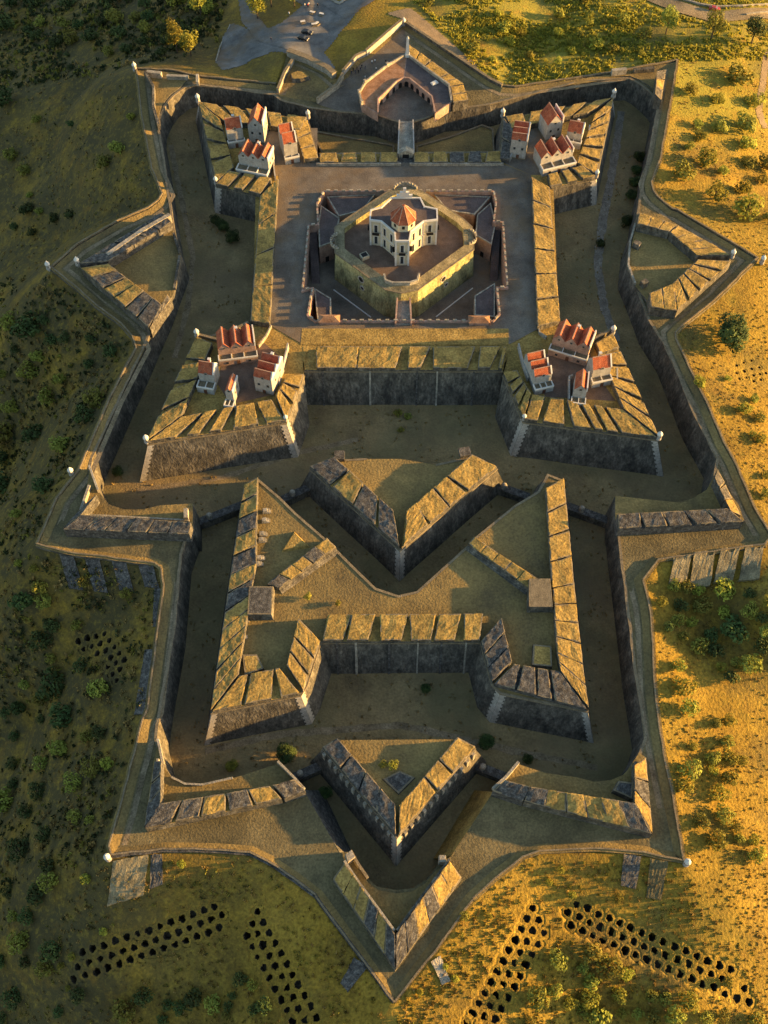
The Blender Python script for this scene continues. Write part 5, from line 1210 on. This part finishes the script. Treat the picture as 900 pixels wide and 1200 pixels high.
for a in ((357.5,8.5,2),(361,9,3),(362,7.5,2),(372.5,9,0)): person(a[0],a[1],a[2],'at the top edge of the parking square','people on the parking square',False)
person(339,18.5,2,'alone on the left of the parking square','people on the parking square',False); person(318,49,1,'at the road edge by the parking square','people on the parking square',False)
# picnic tables / stone benches on the square
for k,(px,py,rz) in enumerate(((355,27,.3),(368,30,.2),(371,29,.9),(366,16,-.4),(377,18,-.4))):
    p=PT(px,py,.12); T=thing('stone_table','pale stone table with two benches on the parking square, '+['by the left end','at front centre','nearest the right corner','behind the front pair','at the sunlit back edge'][k],'table',tuple(p),'stone tables on the square')
    mb=MB(); mb.box((p.x,p.y,p.z+.7),1.9,.9,.12,rz); mb.build('table_top',M['white'],T); mb=MB(); mb.box(p,.5,.5,.699,rz); mb.build('leg',M['cope'],T)
    for s in (1,-1):
        mb=MB(); mb.box((p.x-s*1.0*math.sin(rz),p.y+s*1.0*math.cos(rz),p.z),1.8,.4,.45,rz); mb.build('bench',M['cope'],T)
# ------------------------------------------------------------------ vegetation
ROADPX=[(750,-18),(800,-1),(840,11),(920,6),(920,26),(838,30),(796,18),(745,-2)]
def leafmat(name,c,tr=.25): return mat(name,c,scale=.9,detail=3,bscale=2,fine=.35,bump=0,rough=.75,coord='obj',rand=.3,transl=tr,spec=.15)
LM={'dark':leafmat('dark green leaves',[(.026,.042,.012),(.05,.074,.02),(.085,.11,.03)],.18),'mid':leafmat('olive green leaves',[(.12,.135,.022),(.21,.215,.036),(.29,.285,.05)],.3),'lime':leafmat('yellow green leaves',[(.14,.15,.02),(.24,.24,.035),(.34,.33,.05)],.35)}
M['bark']=mat('rough bark',[(.05,.035,.025),(.12,.09,.06)],scale=3,fine=.3,bump=.4,coord='obj')
def crown_mesh(name,r,h,lobes,leaves,ls,seed,z0):
    rg=random.Random(seed); vs=[];fs=[]
    L_=[(0,0,z0+h*.5,r*.62,h*.42)]
    for k in range(lobes):
        a=2*math.pi*(k+rg.random()*.6)/lobes; q=r*rg.uniform(.35,.62); L_.append((q*math.cos(a),q*math.sin(a),z0+h*rg.uniform(.28,.72),r*rg.uniform(.3,.5),h*rg.uniform(.2,.34)))
    tot=sum(l[3]**2 for l in L_)
    for x,y,z,a,b in L_:
        for _ in range(int(leaves*a*a/tot)):
            u=rg.gauss(0,1),rg.gauss(0,1),rg.gauss(0,1); n=math.sqrt(sum(i*i for i in u)) or 1; rr=rg.uniform(.55,1.08)**.6
            c=Vector((x+u[0]/n*a*rr,y+u[1]/n*a*rr,z+u[2]/n*b*rr))
            if c.z<.02: continue
            d=Vector((u[0]/n+rg.uniform(-.6,.6),u[1]/n+rg.uniform(-.6,.6),u[2]/n+rg.uniform(-.3,.8))).normalized()
            t=d.cross(Vector((rg.random(),rg.random(),rg.random()))).normalized(); w=d.cross(t); s=ls*rg.uniform(.6,1.3); o=len(vs)
            vs+=[c+t*s,c+w*s*.6+d*s*.2,c-t*s,c-w*s*.6-d*s*.1]; fs.append((o,o+1,o+2,o+3))
    me=bpy.data.meshes.new(name); me.from_pydata([tuple(v) for v in vs],[],fs); return me
def stem_mesh(name,r,h,seed,tr):
    rg=random.Random(seed); mb=MB(); mb.lathe((0,0,-.3),[(tr,0),(tr*.8,h*.3+.3),(tr*.45,h*.6+.3)],7)
    for k in range(6):
        a=rg.random()*6.28; z=h*rg.uniform(.15,.4); q=r*rg.uniform(.4,.7); e=(q*math.cos(a),q*math.sin(a),z+h*rg.uniform(.2,.4)); w=tr*.35
        mb.add([(w,0,z),(-w*.5,w,z),(-w*.5,-w,z),e],[(0,1,3),(1,2,3),(2,0,3)])
    me=bpy.data.meshes.new(name); me.from_pydata(mb.v,[],mb.f); me.materials.append(M['bark']); return me
VAR={}
for key,(r,h,lob,lv,ls,z0,tr) in {'bush':(1,1.25,6,420,.115,.02,.07),'round':(1,1.6,12,2600,.07,.08,.06),'tree':(1,2.3,8,900,.10,.65,.075)}.items():
    VAR[key]=[(crown_mesh(key+'_crown',r,h,lob+i%3,lv,ls,100+i,z0),stem_mesh(key+'_stem',r,h+z0,50+i,tr)) for i in range(5)]
COUNT={}
def plant(kind,p,s,col,label,cat,group=None,name=None):
    cm,sm=random.choice(VAR[kind]); k=(cm.name,col)
    if k not in COUNT: c2=cm.copy(); c2.materials.clear(); c2.materials.append(LM[col]); COUNT[k]=c2
    nm=name or {'bush':'bush','round':'bush','tree':'tree'}[kind]
    T=thing(nm,label,cat,tuple(p),group); T.rotation_euler=(0,0,U(0,6.28)); T.scale=(s*U(.92,1.1),s*U(.92,1.1),s*U(.85,1.15))
    c=bpy.data.objects.new('crown',COUNT[k]); COL.objects.link(c); c.parent=T
    t=bpy.data.objects.new('trunk' if kind=='tree' else 'stem',sm); COL.objects.link(t); t.parent=T
    return T
PXM=.245   # metres per photo pixel, roughly
def shrub(px,py,d,col,label,kind='round',where='d',cat='bush',**k):
    p=P(px,py,'d+.1') if where=='d' else P(px,py,'c+.1') if where=='c' else P(px,py,'c+1.5') if where=='h' else PT(px,py)
    m=(H-p.z)/(S_+(py-600)/F*C_)/F
    return plant(kind,p,d*m/2,col,label,cat,**k)
shrub(854,402,48,'dark','large round dark green tree on the golden right slope','round','t','tree',name='tree')
for a in ((253,262,15,'dark round shrub at the rear of the row of three in the left ditch'),(262,270,18,'dark round shrub in the middle of the row of three in the left ditch'),(273,283,19,'dark round shrub at the front of the row of three in the left ditch'),(139,556,16,'single dark shrub in the left ditch by the upper left counterguard'),
 (748,188,16,'dark shrub farthest back in the row along the right ditch'),(745,203,15,'second dark shrub from the back along the right ditch wall'),(743,217,15,'third dark shrub from the back along the right ditch wall'),(740,233,17,'fourth dark shrub from the back along the right ditch wall'),(734,264,18,'dark shrub in the right ditch beside the right lunette'),(703,289,13,'small dark shrub alone in the middle of the right ditch'),
 (336,886,27,'large dark bush in front of the left half bastion of the hornwork'),(499,809,14,'small round shrub in the ditch before the hornwork curtain'),(569,872,22,'dark bush right of the lower ravelin tip wall'),(618,891,14,'small dark bush in front of the right half bastion of the hornwork'),(381,931,19,'dark bush in the ditch left of the lower ravelin')): shrub(a[0],a[1],a[2],'dark',a[3])
shrub(272,899,16,'mid','small yellow-green bush in the ditch below the left half bastion tip')
shrub(361,700,11,'lime','small green bush nearest the diagonal parapet inside the hornwork','bush','h'); shrub(396,708,9,'lime','tiny green bush farther right inside the hornwork','bush','h')
shrub(461,898,14,'lime','patch of bright green weeds behind the lower ravelin platform','bush','h'); shrub(449,897,12,'lime','small bright green weed left of the lower ravelin platform','bush','h')
for i,(px,py,d,c,l) in enumerate(((22,662,13,'lime','sunlit yellow-green bush left of the upper left revetments'),(48,692,24,'lime','bright lime green tree below the left end of the revetments'),(40,668,14,'lime','golden green bush above the bright lime tree on the left'),(98,684,17,'lime','yellow-green bush growing between the grey revetments'),(149,698,19,'mid','green bush at the foot of the third grey revetment'),
 (126,897,20,'lime','bright green bush on the slope left of the lower left counterguard'),(101,1031,16,'lime','lime bush left of the sunlit revetment'),(85,1122,12,'lime','sunlit lime bush beside the left end of the pit rows'),(72,1133,12,'lime','lime bush at the lower left end of the pit rows'),(122,1092,12,'lime','small lime bush above the left end of the pit rows'),(213,1014,13,'lime','lime bush right of the dark revetment at bottom left'),(230,1036,9,'mid','pale green bush above the right half of the pit rows'),
 (154,140,14,'lime','yellow-green bush on the left slope by the rear left wall'),(80,1158,9,'lime','tiny lime bush below the pit rows on the left'),(657,1020,12,'lime','lime bush under the bottom right glacis wall'),(643,1034,10,'lime','smaller lime bush left of the dark revetment slab'),(670,1050,12,'lime','lime bush at the start of the bottom right pits'),(723,1054,15,'lime','bright lime bush below the dark revetment slab'),(852,1152,17,'mid','green bush among the bottom right pits'))):
    shrub(px,py,d,c,l,'bush','t')
for px,py,d,c,l in ((208,62,26,'lime','yellow leafed tree left of the parking square'),(224,66,24,'lime','yellow leafed tree nearest the parking square'),(236,18,30,'mid','green leafy tree left of the road at the top'),(302,22,26,'lime','bright green tree on the island right of the road'),(345,8,22,'mid','green tree beside the parking square at the top'),(318,8,20,'mid','small tree beside the road at the top'),(780,40,24,'mid','olive tree below the top right road'),(833,46,26,'mid','olive tree below the red car'),(880,52,30,'dark','dark tree at the top right edge')):
    shrub(px,py,d,c,l,'tree','t','tree')
from math import inf
def inpx(x,y,poly):
    r=False; n=len(poly)
    for i in range(n):
        x1,y1=poly[i]; x2,y2=poly[(i+1)%n]
        if (y1>y)!=(y2>y) and x<(x2-x1)*(y-y1)/(y2-y1)+x1: r=not r
    return r
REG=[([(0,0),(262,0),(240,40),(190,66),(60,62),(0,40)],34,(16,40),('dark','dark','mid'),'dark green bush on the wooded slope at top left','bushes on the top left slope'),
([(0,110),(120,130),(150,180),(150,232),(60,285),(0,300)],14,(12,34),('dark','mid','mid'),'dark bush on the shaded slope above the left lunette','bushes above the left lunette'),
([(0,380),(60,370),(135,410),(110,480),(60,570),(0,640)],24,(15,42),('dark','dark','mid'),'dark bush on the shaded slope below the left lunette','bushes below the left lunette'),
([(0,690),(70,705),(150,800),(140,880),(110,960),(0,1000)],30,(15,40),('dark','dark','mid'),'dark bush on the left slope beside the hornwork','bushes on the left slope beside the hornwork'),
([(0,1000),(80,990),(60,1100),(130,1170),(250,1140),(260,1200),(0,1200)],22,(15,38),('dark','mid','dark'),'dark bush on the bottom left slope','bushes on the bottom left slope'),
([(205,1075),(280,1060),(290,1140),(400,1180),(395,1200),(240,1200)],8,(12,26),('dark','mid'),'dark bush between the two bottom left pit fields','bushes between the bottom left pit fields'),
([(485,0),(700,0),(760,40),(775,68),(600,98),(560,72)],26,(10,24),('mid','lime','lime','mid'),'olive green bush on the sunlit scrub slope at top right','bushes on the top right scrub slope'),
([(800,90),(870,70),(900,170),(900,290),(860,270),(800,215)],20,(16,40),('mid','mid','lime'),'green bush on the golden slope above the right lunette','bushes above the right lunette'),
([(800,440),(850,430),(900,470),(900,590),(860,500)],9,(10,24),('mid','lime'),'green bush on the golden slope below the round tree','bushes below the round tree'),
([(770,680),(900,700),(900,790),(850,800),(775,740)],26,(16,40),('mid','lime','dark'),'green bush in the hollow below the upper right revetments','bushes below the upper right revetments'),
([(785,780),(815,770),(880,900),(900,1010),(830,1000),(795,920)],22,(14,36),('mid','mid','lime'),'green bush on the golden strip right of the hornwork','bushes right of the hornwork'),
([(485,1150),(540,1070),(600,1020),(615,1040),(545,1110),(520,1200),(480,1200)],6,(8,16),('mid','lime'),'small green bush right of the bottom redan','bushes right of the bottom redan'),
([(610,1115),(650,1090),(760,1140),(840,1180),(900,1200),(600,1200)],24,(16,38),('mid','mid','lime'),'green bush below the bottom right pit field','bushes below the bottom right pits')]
pts=[]
for poly,nb,(a,b2),cs,lab,grp in REG:
    x0=min(p[0] for p in poly);x1=max(p[0] for p in poly);y0=min(p[1] for p in poly);y1=max(p[1] for p in poly); n=0;tr=0
    while n<nb and tr<4000:
        tr+=1; x,y=U(x0,x1),U(y0,y1)
        if not inpx(x,y,poly): continue
        d=a+(b2-a)*R()**1.6
        if any((x-u)**2+(y-v)**2<(.36*(d+w))**2 for u,v,w in pts): continue
        if any((x-q[1][0][0])**2+(y-q[1][0][1])**2<(8+d*.4)**2 for q in pw): continue
        if inpx(x,y,ROADPX) or inpx(x,y-6,ROADPX): continue
        w=PT(x,y)
        if inpoly(np.array([w.x]),np.array([w.y]),OW)[0]: continue
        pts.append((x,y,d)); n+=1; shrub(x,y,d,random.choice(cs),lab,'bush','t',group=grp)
# scrub and dry grass tufts: uncountable ground cover
def scrub(name,regions,mats,seed):
    rg=random.Random(seed); vs=[];fs=[];mi=[]
    for poly,n,(a,b2),wts in regions:
        x0=min(p[0] for p in poly);x1=max(p[0] for p in poly);y0=min(p[1] for p in poly);y1=max(p[1] for p in poly); c=0;xs_=[];ys_=[]
        while len(xs_)<n:
            x,y=rg.uniform(x0,x1),rg.uniform(y0,y1)
            if inpx(x,y,poly) and not inpx(x,y,ROADPX): xs_.append(x); ys_.append(y)
        X=np.array(xs_);Y=np.array(ys_); Zt=np.zeros(n)
        for _ in range(25):
            u=(X-450)/F; v=(Y-600)/F; t=(H-Zt)/(S_+v*C_); wx=u*t; wy=(C_-v*S_)*t; Zt+=.55*(terrain(wx,wy)-Zt)
        ok=~inpoly(wx,wy,OW)&(distpoly(wx,wy,OW)>1.2)
        for p,_q in pw: ok&=(wx-p.x)**2+(wy-p.y)**2>4.5
        zz=terrain(wx,wy)
        cl_=[noise.noise(Vector((x*.06,y*.06,seed))) for x,y in zip(wx,wy)]
        for x,y,z,o,cn in zip(wx,wy,zz,ok,cl_):
            if not o or cn<rg.uniform(-.5,.35): continue
            s=rg.uniform(a,b2); m=rg.choices(range(len(mats)),wts)[0]
            for k in range(7):
                aa=rg.random()*6.28; q=s*rg.uniform(.1,.7); bx=x+q*math.cos(aa); by=y+q*math.sin(aa); hh=s*rg.uniform(.3,.8); w=s*rg.uniform(.16,.34); bb=rg.random()*3.14
                dx,dy=w*math.cos(bb),w*math.sin(bb); o_=len(vs); lx,ly=rg.uniform(-.3,.3)*s,rg.uniform(-.3,.3)*s
                vs+=[(bx-dx,by-dy,z-.1),(bx+dx,by+dy,z-.1),(bx+dx*.8+lx,by+dy*.8+ly,z+hh*.8),(bx-dx*.5+lx,by-dy*.5+ly,z+hh)]; fs.append((o_,o_+1,o_+2,o_+3)); mi.append(m)
    me=bpy.data.meshes.new(name); me.from_pydata(vs,[],fs)
    for m in mats: me.materials.append(m)
    me.polygons.foreach_set('material_index',mi); o=bpy.data.objects.new(name,me); COL.objects.link(o); struct(o,'stuff'); return o
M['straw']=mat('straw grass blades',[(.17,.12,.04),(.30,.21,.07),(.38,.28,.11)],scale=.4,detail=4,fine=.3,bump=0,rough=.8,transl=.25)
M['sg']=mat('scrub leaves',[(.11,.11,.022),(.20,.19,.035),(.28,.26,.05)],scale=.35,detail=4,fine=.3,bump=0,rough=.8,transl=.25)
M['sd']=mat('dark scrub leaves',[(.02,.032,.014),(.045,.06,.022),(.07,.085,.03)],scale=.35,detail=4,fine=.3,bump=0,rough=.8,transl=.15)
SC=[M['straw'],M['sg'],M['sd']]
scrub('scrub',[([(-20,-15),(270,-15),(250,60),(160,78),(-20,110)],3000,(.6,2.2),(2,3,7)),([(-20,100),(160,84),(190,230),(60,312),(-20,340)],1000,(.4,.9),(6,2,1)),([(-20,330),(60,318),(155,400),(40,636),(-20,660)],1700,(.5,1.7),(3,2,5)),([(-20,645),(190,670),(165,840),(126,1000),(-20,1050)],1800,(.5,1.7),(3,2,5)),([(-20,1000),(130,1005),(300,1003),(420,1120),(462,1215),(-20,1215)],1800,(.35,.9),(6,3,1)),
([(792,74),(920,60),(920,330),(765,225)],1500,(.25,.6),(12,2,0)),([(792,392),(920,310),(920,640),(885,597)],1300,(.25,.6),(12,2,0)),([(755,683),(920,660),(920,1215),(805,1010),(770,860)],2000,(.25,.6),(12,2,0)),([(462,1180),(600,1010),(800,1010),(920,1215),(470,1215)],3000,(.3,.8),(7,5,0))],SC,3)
M['mg']=mat('meadow grass',[(.24,.22,.03),(.35,.31,.042),(.43,.38,.06)],scale=.3,detail=4,fine=.3,bump=0,rough=.8,transl=.35)
M['mg2']=mat('meadow weeds',[(.16,.17,.026),(.25,.25,.04),(.33,.31,.055)],scale=.3,detail=4,fine=.3,bump=0,rough=.8,transl=.35)
scrub('meadow_scrub',[([(470,-15),(920,-15),(920,70),(792,72),(600,102),(570,92)],9000,(.5,1.5),(5,5,1))],[M['mg'],M['mg2'],M['sg']],8)
M['track_grey']=mat('grey stony track',[(.12,.10,.075),(.19,.165,.125),(.25,.22,.17)],scale=.4,detail=8,bscale=2,fine=.35,bump=.4)
# worn track and weeds on the ditch floor
def dz(x,y): return Ld(x,y)+.25*float(hilly(np.array([x]),np.array([y]))[0])
def track(name,line,w,m):
    L_=PL(line,'d+0'); L_=rag(L_,1.5,.15,0); mb=MB(); n=len(L_); ring_=[]
    for i,p in enumerate(L_):
        d=(L_[min(i+1,n-1)]-L_[max(i-1,0)]).xy.normalized(); nn=Vector((-d.y,d.x)); ww=w*U(.75,1.1)/2
        ring_.append([(p.x+nn.x*k*ww,p.y+nn.y*k*ww,dz(p.x+nn.x*k*ww,p.y+nn.y*k*ww)+.05) for k in (-1,0,1)])
    for i in range(n-1):
        for k in range(2): mb.quad(ring_[i][k],ring_[i+1][k],ring_[i+1][k+1],ring_[i][k+1]) if False else mb.quad(ring_[i][k+1],ring_[i+1][k+1],ring_[i+1][k],ring_[i][k])
    struct(mb.build(name,m))
track('ditch_track',[(728,130),(724,160),(716,210),(706,260),(700,310),(708,360),(722,400)],3.0,M['track_grey']); track('ditch_track',[(200,170),(212,230),(226,300),(220,360),(205,420)],2.0,M['path'])
track('ditch_track',[(160,575),(260,560),(350,530),(420,515)],1.8,M['path']); track('ditch_track',[(240,880),(330,860),(470,850),(600,880),(700,900)],2.0,M['path'])
for px,py,d,lab in ((466,486,13,'dark weed clump at the foot of the front curtain, left one'),(478,490,12,'dark weed clump at the foot of the front curtain, right one'),(470,505,10,'dark weed clump in the front ditch before the two by the curtain')): shrub(px,py,d,'mid',lab,'bush','d')
def tufts(name,poly,n,seed,zf):
    rg=random.Random(seed); vs=[];fs=[]
    x0=min(p[0] for p in poly);x1=max(p[0] for p in poly);y0=min(p[1] for p in poly);y1=max(p[1] for p in poly)
    for _ in range(n):
        x,y=rg.uniform(x0,x1),rg.uniform(y0,y1)
        if not inpx(x,y,poly) or noise.noise(Vector((x*.03,y*.03,seed)))<rg.uniform(-.4,.4): continue
        p=P(x,y,'d+0'); z=dz(p.x,p.y)
        for k in range(5):
            a_=rg.random()*6.28; q=rg.uniform(.05,.5); h_=rg.uniform(.2,.6); w=rg.uniform(.12,.25); bx,by=p.x+q*math.cos(a_),p.y+q*math.sin(a_); o_=len(vs); cx_,sy_=w*math.cos(a_*2),w*math.sin(a_*2)
            vs+=[(bx-cx_,by-sy_,z-.05),(bx+cx_,by+sy_,z-.05),(bx+cx_*.6,by+sy_*.6+.1,z+h_),(bx-cx_*.6,by-sy_*.6+.1,z+h_*.8)]; fs.append((o_,o_+1,o_+2,o_+3))
    me=bpy.data.meshes.new(name); me.from_pydata(vs,[],fs); me.materials.append(M['straw']); o=bpy.data.objects.new(name,me); COL.objects.link(o); struct(o,'stuff')
tufts('dry_grass_tufts',[(190,160),(225,150),(250,230),(290,390),(180,510),(180,570),(330,540),(360,480),(590,480),(600,530),(780,570),(720,400),(650,300),(700,220),(760,140),(760,240),(735,320),(830,560),(720,600),(700,900),(200,900),(230,640),(120,560),(200,360)],5200,5,'d')
# ------------------------------------------------------------------ light, sky, camera
SUN_EL,SUN_AZ=math.radians(8.2),math.radians(4)   # azimuth measured from +X towards +Y
sd=Vector((math.cos(SUN_EL)*math.cos(SUN_AZ),math.cos(SUN_EL)*math.sin(SUN_AZ),math.sin(SUN_EL)))
l=bpy.data.lights.new('sun','SUN'); l.energy=5.0; l.angle=math.radians(.55); l.color=(1,.58,.18); so=bpy.data.objects.new('sun',l); COL.objects.link(so)
so.rotation_euler=sd.to_track_quat('Z','Y').to_euler(); so.location=(200,200,120)
w=bpy.data.worlds.new('World'); scn.world=w; w.use_nodes=True; nt=w.node_tree
sk=nt.nodes.new('ShaderNodeTexSky'); sk.sky_type='NISHITA'; sk.sun_disc=False; sk.sun_elevation=SUN_EL; sk.sun_rotation=math.pi/2-SUN_AZ
sk.air_density=1.0; sk.dust_density=1.0; sk.ozone_density=1.0
nt.links.new(sk.outputs['Color'],nt.nodes['Background'].inputs['Color']); nt.nodes['Background'].inputs['Strength'].default_value=SKY
cam=bpy.data.cameras.new('camera'); cam.sensor_fit='VERTICAL'; cam.sensor_height=36; cam.lens=F/1200*36; cam.clip_start=1; cam.clip_end=12000
co=bpy.data.objects.new('camera',cam); COL.objects.link(co); co.location=(0,0,H); co.rotation_euler=(math.pi/2-TH,0,0); scn.camera=co
scn.view_settings.view_transform='Standard'; scn.view_settings.look='None'; scn.view_settings.gamma=1; scn.view_settings.exposure=EXPO; scn.view_settings.use_curve_mapping=False
for o in list(bpy.data.objects):
    if '_loc' in o: del o['_loc']
